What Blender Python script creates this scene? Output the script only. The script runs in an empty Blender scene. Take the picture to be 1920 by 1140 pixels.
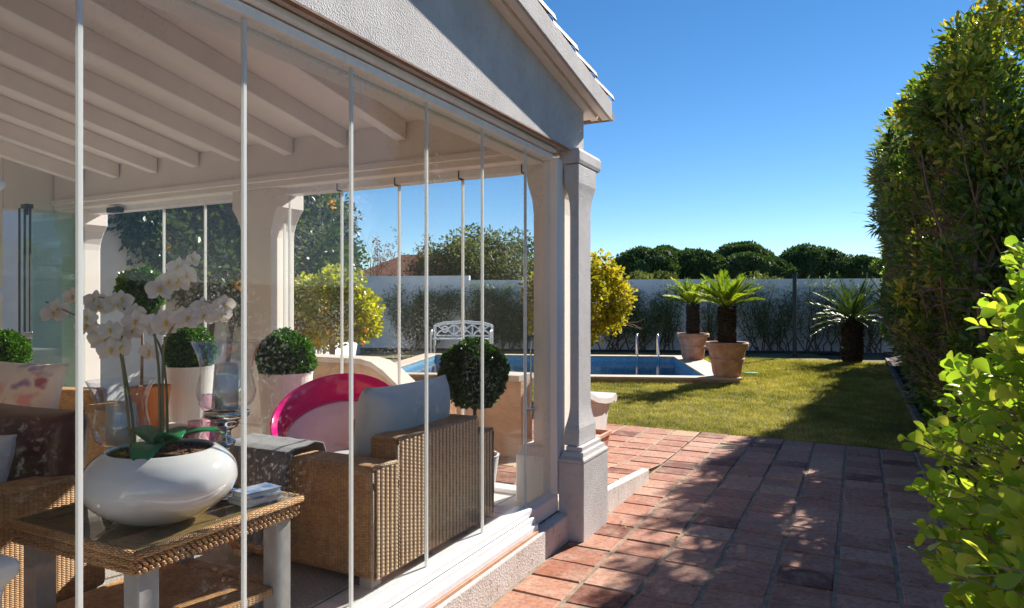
import bpy, math, random
import numpy as np
from mathutils import Vector, Matrix, noise
R=math.radians
random.seed(7); rng=np.random.default_rng(7)
sc=bpy.context.scene; col=sc.collection
H=1.5; YAW=R(26.9); FPX=1280.0
Fw=(-math.sin(YAW),math.cos(YAW)); Rt=(math.cos(YAW),math.sin(YAW))
# sun comes from here
SUN=Vector((.262,.96,.635)).normalized()

# ---------------------------------------------------------------- helpers
def tag(o,label=None,cat=None,group=None,kind=None):
    if label: o['label']=label
    if cat: o['category']=cat
    if group: o['group']=group
    if kind: o['kind']=kind
    return o
def thing(name,label,cat,loc=(0,0,0),rz=0,group=None):
    o=bpy.data.objects.new(name,None); col.objects.link(o); o.location=loc; o.rotation_euler=(0,0,rz)
    o.empty_display_size=.1
    return tag(o,label,cat,group)
def link_np(name,V,Fc,mat,parent=None,off=(0,0,0),smooth=False,attr=None,uv=None,loc=None):
    """V (n,3), Fc (m,k) equal-size faces"""
    V=np.asarray(V,dtype=np.float32)-np.asarray(off,dtype=np.float32); Fc=np.asarray(Fc,dtype=np.int32)
    me=bpy.data.meshes.new(name); m,k=Fc.shape
    me.vertices.add(len(V)); me.vertices.foreach_set('co',V.ravel())
    me.loops.add(m*k); me.loops.foreach_set('vertex_index',Fc.ravel())
    me.polygons.add(m); me.polygons.foreach_set('loop_start',np.arange(0,m*k,k,dtype=np.int32))
    if smooth: me.polygons.foreach_set('use_smooth',np.ones(m,dtype=bool))
    me.update(calc_edges=True)
    if attr is not None:
        a=me.attributes.new('v','FLOAT','POINT'); a.data.foreach_set('value',np.asarray(attr,dtype=np.float32))
    me.materials.append(mat)
    o=bpy.data.objects.new(name,me); col.objects.link(o)
    if parent: o.parent=parent
    elif loc is not None: o.location=loc
    return o
class MB:
    def __init__(s,off=(0,0,0)): s.v=[];s.f=[];s.off=Vector(off);s.a=[]
    def add(s,vs,fs,a=0.):
        n=len(s.v); s.v+= [tuple(v) for v in vs]; s.f+=[tuple(i+n for i in f) for f in fs]; s.a+=[a]*len(vs); return s
    def hexa(s,c,a=0.):   # c: 8 corners, bottom 4 ccw then top 4
        return s.add(c,[(3,2,1,0),(4,5,6,7),(0,1,5,4),(1,2,6,5),(2,3,7,6),(3,0,4,7)],a)
    def box(s,x0,x1,y0,y1,z0,z1,a=0.):
        return s.hexa([(x0,y0,z0),(x1,y0,z0),(x1,y1,z0),(x0,y1,z0),(x0,y0,z1),(x1,y0,z1),(x1,y1,z1),(x0,y1,z1)],a)
    def slope(s,x0,x1,y0,y1,zb,zt,a=0.):  # zb, zt: functions of y
        return s.hexa([(x0,y0,zb(y0)),(x1,y0,zb(y0)),(x1,y1,zb(y1)),(x0,y1,zb(y1)),(x0,y0,zt(y0)),(x1,y0,zt(y0)),(x1,y1,zt(y1)),(x0,y1,zt(y1))],a)
    def prism(s,poly,d):   # polygon points (list of Vector) extruded by vector d
        n=len(poly); p=[Vector(q) for q in poly]; d=Vector(d)
        return s.add(p+[q+d for q in p],[tuple(range(n))[::-1],tuple(range(n,2*n))]+[(i,(i+1)%n,n+(i+1)%n,n+i) for i in range(n)])
    def tube(s,pts,rad,seg=8,cap=True,a=0.):
        pts=[Vector(p) for p in pts]; n=len(pts)
        if not hasattr(rad,'__len__'): rad=[rad]*n
        vs=[];prev=None
        for i,p in enumerate(pts):
            t=(pts[min(i+1,n-1)]-pts[max(i-1,0)]).normalized()
            if prev is None:
                u=t.orthogonal().normalized()
            else:
                u=(prev-t*prev.dot(t)); u=u.normalized() if u.length>1e-6 else t.orthogonal().normalized()
            prev=u; w=t.cross(u)
            for k in range(seg):
                an=2*math.pi*k/seg; vs.append(p+(u*math.cos(an)+w*math.sin(an))*rad[i])
        fs=[(i*seg+k,i*seg+(k+1)%seg,(i+1)*seg+(k+1)%seg,(i+1)*seg+k) for i in range(n-1) for k in range(seg)]
        if cap: fs+=[tuple(range(seg))[::-1],tuple(range((n-1)*seg,n*seg))]
        return s.add(vs,fs,a)
    def lathe(s,prof,c=(0,0,0),seg=32,cap=True,a=0.,fn=None):
        vs=[]
        for r,z in prof:
            for k in range(seg):
                an=2*math.pi*k/seg; q=1. if fn is None else fn(an,z)
                vs.append((c[0]+r*q*math.cos(an),c[1]+r*q*math.sin(an),c[2]+z))
        n=len(prof); fs=[(i*seg+k,i*seg+(k+1)%seg,(i+1)*seg+(k+1)%seg,(i+1)*seg+k) for i in range(n-1) for k in range(seg)]
        if cap: fs+=[tuple(range(seg))[::-1],tuple(range((n-1)*seg,n*seg))]
        return s.add(vs,fs,a)
    def rects(s,prof,c):   # stacked rectangular sections: (hx,hy,z)
        vs=[];
        for hx,hy,z in prof:
            for sx,sy in ((-1,-1),(1,-1),(1,1),(-1,1)): vs.append((c[0]+sx*hx,c[1]+sy*hy,c[2]+z))
        n=len(prof); fs=[(i*4+k,i*4+(k+1)%4,(i+1)*4+(k+1)%4,(i+1)*4+k) for i in range(n-1) for k in range(4)]
        fs+=[(3,2,1,0),tuple(range((n-1)*4,n*4))]
        return s.add(vs,fs)
    def build(s,name,mat,parent=None,bevel=0,smooth=False,loc=None,seg=2,autosmooth=False):
        me=bpy.data.meshes.new(name); me.from_pydata([Vector(v)-s.off for v in s.v],[],s.f); me.update()
        at=me.attributes.new('v','FLOAT','POINT'); at.data.foreach_set('value',s.a)
        # metre-scaled box uv
        uv=me.uv_layers.new(name='UVMap')
        for p in me.polygons:
            n=p.normal; ax=max(range(3),key=lambda i:abs(n[i]))
            for li in p.loop_indices:
                c=me.vertices[me.loops[li].vertex_index].co
                uv.data[li].uv=((c.y,c.z) if ax==0 else (c.x,c.z) if ax==1 else (c.x,c.y))
        if smooth:
            for p in me.polygons: p.use_smooth=True
        if mat: me.materials.append(mat)
        o=bpy.data.objects.new(name,me); col.objects.link(o)
        if bevel:
            b=o.modifiers.new('bevel','BEVEL'); b.width=bevel; b.segments=seg; b.limit_method='ANGLE'; b.angle_limit=R(40)
        if parent: o.parent=parent
        elif loc is not None: o.location=loc
        return o
def at_px(px,d,z=0.):
    r=(px-960)/FPX*d
    return Vector((Fw[0]*d+Rt[0]*r,Fw[1]*d+Rt[1]*r,z))

# ---------------------------------------------------------------- materials
MATS={}
def nm(name):
    m=bpy.data.materials.new(name); m.use_nodes=True; nt=m.node_tree; nt.nodes.clear()
    out=nt.nodes.new('ShaderNodeOutputMaterial'); return m,nt,out
def N(nt,t,**k):
    n=nt.nodes.new(t)
    for a,b in k.items():
        if a.startswith('i_'): n.inputs[a[2:].replace('_',' ')].default_value=b
        else: setattr(n,a,b)
    return n
def ramp(nt,stops,fac):
    r=nt.nodes.new('ShaderNodeValToRGB'); e=r.color_ramp.elements
    e[0].position,e[0].color=stops[0][0],(*stops[0][1],1); e[1].position,e[1].color=stops[-1][0],(*stops[-1][1],1)
    for p,c in stops[1:-1]:
        q=e.new(p); q.color=(*c,1)
    nt.links.new(fac,r.inputs[0]); return r.outputs[0]
def plain(name,c,rough=.6,metal=0,noise_s=0,amt=.15,bump=0,bscale=200,spec=.5,coat=0,c2=None,sheen=0,trans=0,bdist=.003,detail=4):
    m,nt,out=nm(name); p=N(nt,'ShaderNodeBsdfPrincipled'); p.inputs['Roughness'].default_value=rough; p.inputs['Metallic'].default_value=metal
    p.inputs['Specular IOR Level'].default_value=spec; p.inputs['Coat Weight'].default_value=coat; p.inputs['Sheen Weight'].default_value=sheen
    p.inputs['Base Color'].default_value=(*c,1); tc=N(nt,'ShaderNodeTexCoord')
    if noise_s:
        no=N(nt,'ShaderNodeTexNoise'); no.inputs['Scale'].default_value=noise_s; no.inputs['Detail'].default_value=6; no.inputs['Roughness'].default_value=.6
        nt.links.new(tc.outputs['Object'],no.inputs['Vector'])
        c2=c2 or tuple(x*(1-amt*1.6) for x in c)
        nt.links.new(ramp(nt,[(.35,c2),(.65,c)],no.outputs[0]),p.inputs['Base Color'])
    if bump:
        no=N(nt,'ShaderNodeTexNoise'); no.inputs['Scale'].default_value=bscale; no.inputs['Detail'].default_value=detail
        nt.links.new(tc.outputs['Object'],no.inputs['Vector'])
        b=N(nt,'ShaderNodeBump'); b.inputs['Strength'].default_value=bump; b.inputs['Distance'].default_value=bdist
        nt.links.new(no.outputs[0],b.inputs['Height']); nt.links.new(b.outputs[0],p.inputs['Normal'])
    if trans:
        t=N(nt,'ShaderNodeBsdfTranslucent'); t.inputs[0].default_value=(*c,1); mx=N(nt,'ShaderNodeMixShader'); mx.inputs[0].default_value=trans
        nt.links.new(p.outputs[0],mx.inputs[1]); nt.links.new(t.outputs[0],mx.inputs[2]); nt.links.new(mx.outputs[0],out.inputs[0])
    else: nt.links.new(p.outputs[0],out.inputs[0])
    return m
def leafmat(name,stops,rough=.4,trans=.35,tcol=None,spec=.5):
    m,nt,out=nm(name); a=N(nt,'ShaderNodeAttribute',attribute_name='v'); c=ramp(nt,stops,a.outputs['Fac'])
    p=N(nt,'ShaderNodeBsdfPrincipled'); p.inputs['Roughness'].default_value=rough; p.inputs['Specular IOR Level'].default_value=spec
    nt.links.new(c,p.inputs['Base Color'])
    t=N(nt,'ShaderNodeBsdfTranslucent'); mm=N(nt,'ShaderNodeMix',data_type='RGBA',blend_type='MULTIPLY'); mm.inputs[0].default_value=1
    nt.links.new(c,mm.inputs[6]); mm.inputs[7].default_value=(*(tcol or (1.5,1.6,.6)),1)
    nt.links.new(mm.outputs[2],t.inputs[0])
    mx=N(nt,'ShaderNodeMixShader'); mx.inputs[0].default_value=trans
    nt.links.new(p.outputs[0],mx.inputs[1]); nt.links.new(t.outputs[0],mx.inputs[2]); nt.links.new(mx.outputs[0],out.inputs[0]); return m
def thin_glass(name,tint=(.97,.985,.975),f0=.04,dirt=0,rough=0,gain=1.):
    m,nt,out=nm(name); lw=N(nt,'ShaderNodeLayerWeight'); lw.inputs[0].default_value=.5
    pw=N(nt,'ShaderNodeMath',operation='POWER'); pw.inputs[1].default_value=5; nt.links.new(lw.outputs['Facing'],pw.inputs[0])
    mu=N(nt,'ShaderNodeMath',operation='MULTIPLY_ADD'); mu.inputs[1].default_value=(1-f0)*gain; mu.inputs[2].default_value=f0; nt.links.new(pw.outputs[0],mu.inputs[0])
    t=N(nt,'ShaderNodeBsdfTransparent'); t.inputs[0].default_value=(*tint,1); g=N(nt,'ShaderNodeBsdfGlossy'); g.inputs['Roughness'].default_value=rough
    mx=N(nt,'ShaderNodeMixShader'); nt.links.new(mu.outputs[0],mx.inputs[0]); nt.links.new(t.outputs[0],mx.inputs[1]); nt.links.new(g.outputs[0],mx.inputs[2])
    last=mx
    if dirt:
        tc=N(nt,'ShaderNodeTexCoord'); n1=N(nt,'ShaderNodeTexNoise'); n1.inputs['Scale'].default_value=2.2; n1.inputs['Detail'].default_value=3
        n2=N(nt,'ShaderNodeTexNoise'); n2.inputs['Scale'].default_value=60; n2.inputs['Detail'].default_value=5
        nt.links.new(tc.outputs['Object'],n1.inputs['Vector']); nt.links.new(tc.outputs['Object'],n2.inputs['Vector'])
        a=ramp(nt,[(.5,(0,0,0)),(.72,(1,1,1))],n1.outputs[0]); b=ramp(nt,[(.56,(0,0,0)),(.72,(1,1,1))],n2.outputs[0])
        q=N(nt,'ShaderNodeMath',operation='MULTIPLY'); nt.links.new(a,q.inputs[0]); nt.links.new(b,q.inputs[1])
        q2=N(nt,'ShaderNodeMath',operation='MULTIPLY_ADD'); nt.links.new(q.outputs[0],q2.inputs[0]); q2.inputs[1].default_value=dirt; q2.inputs[2].default_value=dirt*.012
        d=N(nt,'ShaderNodeBsdfDiffuse'); d.inputs[0].default_value=(.8,.8,.78,1)
        tr=N(nt,'ShaderNodeBsdfTranslucent'); tr.inputs[0].default_value=(.8,.8,.78,1); md=N(nt,'ShaderNodeMixShader'); md.inputs[0].default_value=.5
        nt.links.new(d.outputs[0],md.inputs[1]); nt.links.new(tr.outputs[0],md.inputs[2])
        m2=N(nt,'ShaderNodeMixShader'); nt.links.new(q2.outputs[0],m2.inputs[0]); nt.links.new(mx.outputs[0],m2.inputs[1]); nt.links.new(md.outputs[0],m2.inputs[2]); last=m2
    nt.links.new(last.outputs[0],out.inputs[0]); return m
def weave(name,ca,cb,pu,pv,strength=1.,rough=.5,dist=.006):
    """basket weave from metre uv"""
    m,nt,out=nm(name); L=nt.links.new; uv=N(nt,'ShaderNodeUVMap'); sx=N(nt,'ShaderNodeSeparateXYZ'); L(uv.outputs[0],sx.inputs[0])
    def M(op,a,b=None,c=None):
        n=N(nt,'ShaderNodeMath',operation=op)
        for i,q in enumerate((a,b,c)):
            if q is None: continue
            if isinstance(q,(int,float)): n.inputs[i].default_value=q
            else: L(q,n.inputs[i])
        return n.outputs[0]
    u=M('DIVIDE',sx.outputs[0],pu); v=M('DIVIDE',sx.outputs[1],pv); cell=M('FLOOR',u)
    vv=M('MULTIPLY_ADD',cell,.5,v); sv=M('ABSOLUTE',M('SINE',M('MULTIPLY',vv,math.pi))); su=M('ABSOLUTE',M('SINE',M('MULTIPLY',u,math.pi)))
    h=M('MULTIPLY',M('POWER',sv,.6),M('MULTIPLY_ADD',M('POWER',su,.5),.6,.4))
    tc=N(nt,'ShaderNodeTexCoord'); no=N(nt,'ShaderNodeTexNoise'); no.inputs['Scale'].default_value=14; no.inputs['Detail'].default_value=5; L(tc.outputs['Object'],no.inputs[0])
    wn=N(nt,'ShaderNodeTexWhiteNoise',noise_dimensions='2D'); cv=N(nt,'ShaderNodeCombineXYZ'); L(cell,cv.inputs[0]); L(M('FLOOR',vv),cv.inputs[1]); L(cv.outputs[0],wn.inputs[0])
    f=M('ADD',M('MULTIPLY',h,.62),M('ADD',M('MULTIPLY',M('SUBTRACT',no.outputs[0],.5),.7),M('MULTIPLY',wn.outputs[0],.3)))
    c=ramp(nt,[(.08,cb),(.85,ca)],f); p=N(nt,'ShaderNodeBsdfPrincipled'); p.inputs['Roughness'].default_value=rough; L(c,p.inputs['Base Color'])  # weave height also darkens the gaps, occlusion put into the colour
    b=N(nt,'ShaderNodeBump'); b.inputs['Strength'].default_value=strength; b.inputs['Distance'].default_value=dist; L(h,b.inputs['Height']); L(b.outputs[0],p.inputs['Normal'])
    L(p.outputs[0],out.inputs[0]); return m
def stucco(name,c,c2,bump=.9,scale=110,dist=.006,stain=.0):
    m,nt,out=nm(name); L=nt.links.new; tc=N(nt,'ShaderNodeTexCoord'); p=N(nt,'ShaderNodeBsdfPrincipled'); p.inputs['Roughness'].default_value=.9; p.inputs['Specular IOR Level'].default_value=.2
    n0=N(nt,'ShaderNodeTexNoise'); n0.inputs['Scale'].default_value=3.5; n0.inputs['Detail'].default_value=8; n0.inputs['Roughness'].default_value=.65; L(tc.outputs['Object'],n0.inputs[0])
    cc=ramp(nt,[(.38,c2),(.62,c)],n0.outputs[0])
    if stain:
        n4=N(nt,'ShaderNodeTexNoise'); n4.inputs['Scale'].default_value=26; n4.inputs['Detail'].default_value=8; n4.inputs['Roughness'].default_value=.7; L(tc.outputs['Object'],n4.inputs[0])
        f=ramp(nt,[(.56,(0,0,0)),(.66,(1,1,1))],n4.outputs[0]); mx=N(nt,'ShaderNodeMix',data_type='RGBA'); q=N(nt,'ShaderNodeMath',operation='MULTIPLY'); q.inputs[1].default_value=stain
        L(f,q.inputs[0]); L(q.outputs[0],mx.inputs[0]); L(cc,mx.inputs[6]); mx.inputs[7].default_value=(.2,.15,.12,1); cc=mx.outputs[2]
    L(cc,p.inputs['Base Color'])
    n1=N(nt,'ShaderNodeTexNoise'); n1.inputs['Scale'].default_value=scale; n1.inputs['Detail'].default_value=3; L(tc.outputs['Object'],n1.inputs[0])
    n2=N(nt,'ShaderNodeTexVoronoi'); n2.inputs['Scale'].default_value=scale*.55; L(tc.outputs['Object'],n2.inputs[0])
    ad=N(nt,'ShaderNodeMath',operation='ADD'); L(n1.outputs[0],ad.inputs[0]); L(n2.outputs[0],ad.inputs[1])
    b=N(nt,'ShaderNodeBump'); b.inputs['Strength'].default_value=bump; b.inputs['Distance'].default_value=dist; L(ad.outputs[0],b.inputs['Height']); L(b.outputs[0],p.inputs['Normal'])
    L(p.outputs[0],out.inputs[0]); return m
def tilemat(name,stops,rough=.55,wear=(.5,.42,.36),wearamt=.6,bump=.5):
    m,nt,out=nm(name); L=nt.links.new; a=N(nt,'ShaderNodeAttribute',attribute_name='v'); c=ramp(nt,stops,a.outputs['Fac']); tc=N(nt,'ShaderNodeTexCoord')
    n0=N(nt,'ShaderNodeTexNoise'); n0.inputs['Scale'].default_value=5; n0.inputs['Detail'].default_value=9; n0.inputs['Roughness'].default_value=.72; L(tc.outputs['Object'],n0.inputs[0])
    f=ramp(nt,[(.45,(0,0,0)),(.7,(1,1,1))],n0.outputs[0]); q=N(nt,'ShaderNodeMath',operation='MULTIPLY'); q.inputs[1].default_value=wearamt; L(f,q.inputs[0])
    mx=N(nt,'ShaderNodeMix',data_type='RGBA'); L(q.outputs[0],mx.inputs[0]); L(c,mx.inputs[6]); mx.inputs[7].default_value=(*wear,1)
    n1=N(nt,'ShaderNodeTexNoise'); n1.inputs['Scale'].default_value=38; n1.inputs['Detail'].default_value=8; L(tc.outputs['Object'],n1.inputs[0])
    m3=N(nt,'ShaderNodeMix',data_type='RGBA',blend_type='MULTIPLY'); m3.inputs[0].default_value=.55; L(mx.outputs[2],m3.inputs[6]); L(ramp(nt,[(.34,(.45,.42,.42)),(.55,(1,1,1))],n1.outputs[0]),m3.inputs[7])
    p=N(nt,'ShaderNodeBsdfPrincipled'); L(ramp(nt,[(.3,(.5,)*3),(.7,(.85,)*3)],n0.outputs[0]),p.inputs['Roughness']); p.inputs['Specular IOR Level'].default_value=.15; L(m3.outputs[2],p.inputs['Base Color'])
    b=N(nt,'ShaderNodeBump'); b.inputs['Strength'].default_value=bump; b.inputs['Distance'].default_value=.006; L(n1.outputs[0],b.inputs['Height']); L(b.outputs[0],p.inputs['Normal'])
    L(p.outputs[0],out.inputs[0]); return m

def brickmat(name,ca,cb,cm,w,h,mortar=.004,rough=.5,bump=.4,offset=0):
    m,nt,out=nm(name); L=nt.links.new; uv=N(nt,'ShaderNodeUVMap'); b=N(nt,'ShaderNodeTexBrick',offset=offset,squash=1.)
    b.inputs['Scale'].default_value=1; b.inputs['Brick Width'].default_value=w; b.inputs['Row Height'].default_value=h; b.inputs['Mortar Size'].default_value=mortar; b.inputs['Mortar Smooth'].default_value=.1
    b.inputs['Color1'].default_value=(*ca,1); b.inputs['Color2'].default_value=(*cb,1); b.inputs['Mortar'].default_value=(*cm,1); L(uv.outputs[0],b.inputs['Vector'])
    p=N(nt,'ShaderNodeBsdfPrincipled'); p.inputs['Roughness'].default_value=rough; L(b.outputs[0],p.inputs['Base Color'])
    bu=N(nt,'ShaderNodeBump',invert=True); bu.inputs['Strength'].default_value=bump; bu.inputs['Distance'].default_value=.003; L(b.outputs['Fac'],bu.inputs['Height']); L(bu.outputs[0],p.inputs['Normal'])
    L(p.outputs[0],out.inputs[0]); return m

M_stucco=stucco('rough white stucco',(.58,.555,.545),(.49,.465,.455),bump=.8,scale=240,dist=.0028,stain=.22)
M_worn=stucco('worn white stucco',(.70,.66,.62),(.6,.53,.48),bump=.55,scale=150,dist=.003,stain=.6)
M_wallext=stucco('garden wall paint',(.84,.83,.82),(.76,.75,.75),bump=.4,scale=30,dist=.004)
M_ochre=stucco('ochre stucco',(.58,.38,.24),(.46,.28,.17),bump=.5,scale=60)
M_inner=plain('interior white paint',(.86,.80,.74),rough=.8,noise_s=3,amt=.03,bump=.15,bscale=60)
M_beam=plain('painted rafter',(.88,.83,.78),rough=.7,noise_s=5,amt=.04)
M_frame=plain('white aluminium',(.90,.91,.92),rough=.35,noise_s=20,amt=.06)
M_framedark=plain('track groove rubber',(.04,.04,.045),rough=.6)
M_strip=plain('clear plastic edge strip',(.85,.86,.84),rough=.3,trans=.45)
M_glass=thin_glass('window glass',(.985,.99,.985),f0=.02,dirt=.4,gain=.7)
M_glassfold=thin_glass('folded door glass',(.91,.965,.95),f0=.05,gain=.9)
M_tabletop=thin_glass('table glass',(.90,.95,.92),f0=.06,gain=.8)
M_hurr=thin_glass('hurricane glass',(.975,.98,.985),f0=.09,gain=1.0)
M_crystal=thin_glass('pink crystal',(.93,.72,.80),f0=.16,gain=.84,rough=.02)
M_drip=plain('weathered drip edge',(.34,.22,.16),rough=.9,noise_s=9,amt=.3)
M_tile=tilemat('terracotta tile',[(0,(.15,.04,.022)),(.12,(.22,.07,.04)),(.2,(.34,.135,.082)),(.6,(.43,.20,.13)),(.85,(.47,.25,.17)),(1,(.48,.30,.17))],wear=(.52,.38,.30))
M_grout=plain('cement grout',(.33,.25,.175),rough=.95,noise_s=12,amt=.3,bump=.5,bscale=80)
M_wick=weave('honey wicker',(.84,.47,.19),(.28,.12,.045),.018,.0075)
M_wickdark=weave('brown wicker',(.80,.42,.17),(.25,.105,.04),.018,.0075)
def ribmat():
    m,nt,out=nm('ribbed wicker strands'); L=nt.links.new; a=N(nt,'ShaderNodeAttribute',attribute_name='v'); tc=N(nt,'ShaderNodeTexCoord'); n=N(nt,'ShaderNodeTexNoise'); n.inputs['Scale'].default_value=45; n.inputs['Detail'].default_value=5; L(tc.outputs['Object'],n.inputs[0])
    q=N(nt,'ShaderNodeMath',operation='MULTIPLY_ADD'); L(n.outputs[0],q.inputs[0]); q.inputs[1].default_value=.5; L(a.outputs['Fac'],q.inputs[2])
    p=N(nt,'ShaderNodeBsdfPrincipled'); p.inputs['Roughness'].default_value=.5; L(ramp(nt,[(.45,(.20,.09,.04)),(.85,(.62,.38,.20)),(1,(.84,.61,.38))],q.outputs[0]),p.inputs['Base Color']); L(p.outputs[0],out.inputs[0]); return m  # dark brown grooves: shade between ribs put into the strand colour
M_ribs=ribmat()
M_rib=weave('ribbed wicker',(.62,.45,.30),(.22,.115,.06),.0155,.009,strength=.7,dist=.004)
M_seat=plain('grey seat fabric',(.42,.42,.43),rough=.9,noise_s=60,amt=.1,bump=.3,bscale=900)
M_cush=plain('silver grey cushion fabric',(.62,.63,.63),rough=.55,noise_s=6,amt=.06,sheen=.4,bump=.2,bscale=700)
M_throw=plain('charcoal knitted throw',(.24,.245,.26),rough=.95,noise_s=300,amt=.5,bump=.9,bscale=450,c2=(.11,.11,.125),sheen=.3)
M_maroon=plain('maroon leather',(.15,.035,.04),rough=.33,noise_s=8,amt=.3,bump=.5,bscale=90)
M_ceramic=plain('glossy white ceramic',(.72,.72,.71),rough=.08,coat=.6)
M_candle=plain('candle wax',(.86,.83,.78),rough=.45,trans=.2)
M_silver=plain('polished silver',(.72,.71,.70),rough=.09,metal=1)
M_chrome=plain('brushed steel',(.62,.64,.66),rough=.22,metal=1)
M_black=plain('black plastic',(.02,.02,.022),rough=.4)
M_pink=plain('magenta plastic',(.72,.01,.22),rough=.12,coat=.4,trans=.2)
M_pinkshell=plain('pale pink shell',(.97,.86,.87),rough=.3,trans=.25,noise_s=3,amt=.05)
M_greywood=plain('grey washed wood',(.50,.47,.44),rough=.65,noise_s=18,amt=.12,bump=.2,bscale=60)
M_potwhite=plain('matt white planter',(.74,.72,.70),rough=.5,noise_s=4,amt=.04)
M_terra=plain('terracotta pot clay',(.47,.20,.115),rough=.8,noise_s=7,amt=.3,c2=(.60,.36,.25),bump=.4,bscale=60)
M_orange=plain('orange clay pot',(.68,.24,.06),rough=.6,noise_s=9,amt=.1)
M_soil=plain('potting soil',(.05,.032,.02),rough=1,noise_s=60,amt=.4,bump=1,bscale=120,bdist=.01)
M_barkchip=plain('orchid bark chips',(.30,.13,.05),rough=.9,noise_s=70,amt=.5,bump=1,bscale=110,bdist=.012)
M_bark=plain('brown bark',(.16,.10,.065),rough=.95,noise_s=18,amt=.35,bump=.8,bscale=45,bdist=.01)
M_barkpale=plain('pale bark',(.36,.27,.18),rough=.95,noise_s=18,amt=.3,bump=.8,bscale=45,bdist=.01)
M_palmtrunk=plain('shaggy palm trunk',(.11,.075,.05),rough=1,noise_s=30,amt=.5,bump=1,bscale=30,bdist=.03)
M_coping=plain('pool coping stone',(.60,.47,.37),rough=.75,noise_s=5,amt=.12,bump=.25,bscale=50)
M_mosaic=brickmat('blue pool mosaic',(.08,.30,.50),(.20,.48,.66),(.25,.35,.42),.05,.05,.004,rough=.25)
M_kerb=plain('concrete edging',(.20,.15,.12),rough=.95,noise_s=12,amt=.3,bump=.5,bscale=60)
M_floor=brickmat('grey floor tile',(.66,.64,.60),(.60,.58,.55),(.20,.19,.18),.42,.42,.006,rough=.28,bump=.3)
M_roof=tilemat('clay roof tile',[(0,(.20,.12,.08)),(.5,(.30,.17,.11)),(1,(.42,.30,.20))],wear=(.36,.33,.26),wearamt=.7)
M_cope=plain('cream rendered coping',(.58,.49,.42),rough=.85,noise_s=5,amt=.08)
M_bench=plain('white bench paint',(.74,.76,.78),rough=.5)
M_greenmetal=plain('dark green post paint',(.008,.022,.028),rough=.5)
M_greenmat=plain('green plastic cover',(.02,.20,.08),rough=.6)
M_white=plain('white wall render',(.74,.72,.69),rough=.85,noise_s=5,amt=.08,bump=.4,bscale=60)  # even white render, faintly mottled
M_book=plain('blue book cover',(.05,.17,.42),rough=.3,noise_s=25,amt=.5,c2=(.55,.62,.7))
M_paper=plain('book pages',(.72,.70,.66),rough=.9)
M_rug=plain('grey woven rug',(.50,.48,.45),rough=1,noise_s=160,amt=.5,bump=.8,bscale=300)
M_petal=plain('white orchid petal',(.82,.74,.65),rough=.6,trans=.4)
M_yellow=plain('orchid throat',(.72,.45,.06),rough=.6)
M_stemg=plain('orchid stem',(.12,.17,.045),rough=.5,noise_s=8,amt=.4,c2=(.22,.12,.06))
M_orleaf=plain('orchid leaf',(.015,.24,.08),rough=.28,noise_s=9,amt=.2,trans=.08)
M_magentaflower=plain('magenta petal',(.60,.02,.20),rough=.6,trans=.3)
M_distroof=plain('distant clay roof',(.30,.11,.06),rough=.9,noise_s=3,amt=.3)
# floral pillow fabric
def floral():
    m,nt,out=nm('floral pillow print'); L=nt.links.new; tc=N(nt,'ShaderNodeTexCoord'); v=N(nt,'ShaderNodeTexVoronoi'); v.inputs['Scale'].default_value=9; 
    n=N(nt,'ShaderNodeTexNoise'); n.inputs['Scale'].default_value=7; L(tc.outputs['Object'],n.inputs[0]); mv=N(nt,'ShaderNodeMix',data_type='VECTOR'); mv.inputs[0].default_value=.25
    L(tc.outputs['Object'],mv.inputs[4]); L(n.outputs['Color'],mv.inputs[5]); L(mv.outputs[1],v.inputs[0]); sp=N(nt,'ShaderNodeSeparateColor'); L(v.outputs['Color'],sp.inputs[0])
    c=ramp(nt,[(0,(.10,.50,.33)),(.15,(.55,.08,.22)),(.3,(.82,.78,.72)),(.55,(.82,.78,.72)),(.7,(.80,.32,.36)),(.8,(.30,.28,.55)),(.9,(.82,.74,.66)),(1,(.82,.78,.72))],sp.outputs[0])
    f=ramp(nt,[(.25,(1,1,1)),(.55,(0,0,0))],v.outputs['Distance']); mx=N(nt,'ShaderNodeMix',data_type='RGBA'); L(f,mx.inputs[0]); mx.inputs[6].default_value=(.84,.79,.73,1); L(c,mx.inputs[7])
    p=N(nt,'ShaderNodeBsdfPrincipled'); p.inputs['Roughness'].default_value=.85; L(mx.outputs[2],p.inputs['Base Color']); L(p.outputs[0],out.inputs[0]); return m
M_floral=floral()
def lawnmat():
    m,nt,out=nm('lawn turf'); L=nt.links.new; tc=N(nt,'ShaderNodeTexCoord'); n=N(nt,'ShaderNodeTexNoise'); n.inputs['Scale'].default_value=1.1; n.inputs['Detail'].default_value=10; n.inputs['Roughness'].default_value=.7; L(tc.outputs['Object'],n.inputs[0])
    p=N(nt,'ShaderNodeBsdfPrincipled'); p.inputs['Roughness'].default_value=.95; L(ramp(nt,[(.35,(.10,.095,.03)),(.5,(.16,.15,.045)),(.68,(.24,.19,.08))],n.outputs[0]),p.inputs['Base Color'])
    n2=N(nt,'ShaderNodeTexNoise'); n2.inputs['Scale'].default_value=70; n2.inputs['Detail'].default_value=6; L(tc.outputs['Object'],n2.inputs[0]); b=N(nt,'ShaderNodeBump'); b.inputs['Strength'].default_value=1; b.inputs['Distance'].default_value=.03; L(n2.outputs[0],b.inputs['Height']); L(b.outputs[0],p.inputs['Normal'])
    L(p.outputs[0],out.inputs[0]); return m
M_lawn=lawnmat()
M_ground=plain('dry earth ground',(.12,.105,.05),rough=1,noise_s=.8,amt=.3)
M_dirt=plain('bed soil',(.07,.045,.03),rough=1,noise_s=6,amt=.4,bump=1,bscale=30,bdist=.03)
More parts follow.
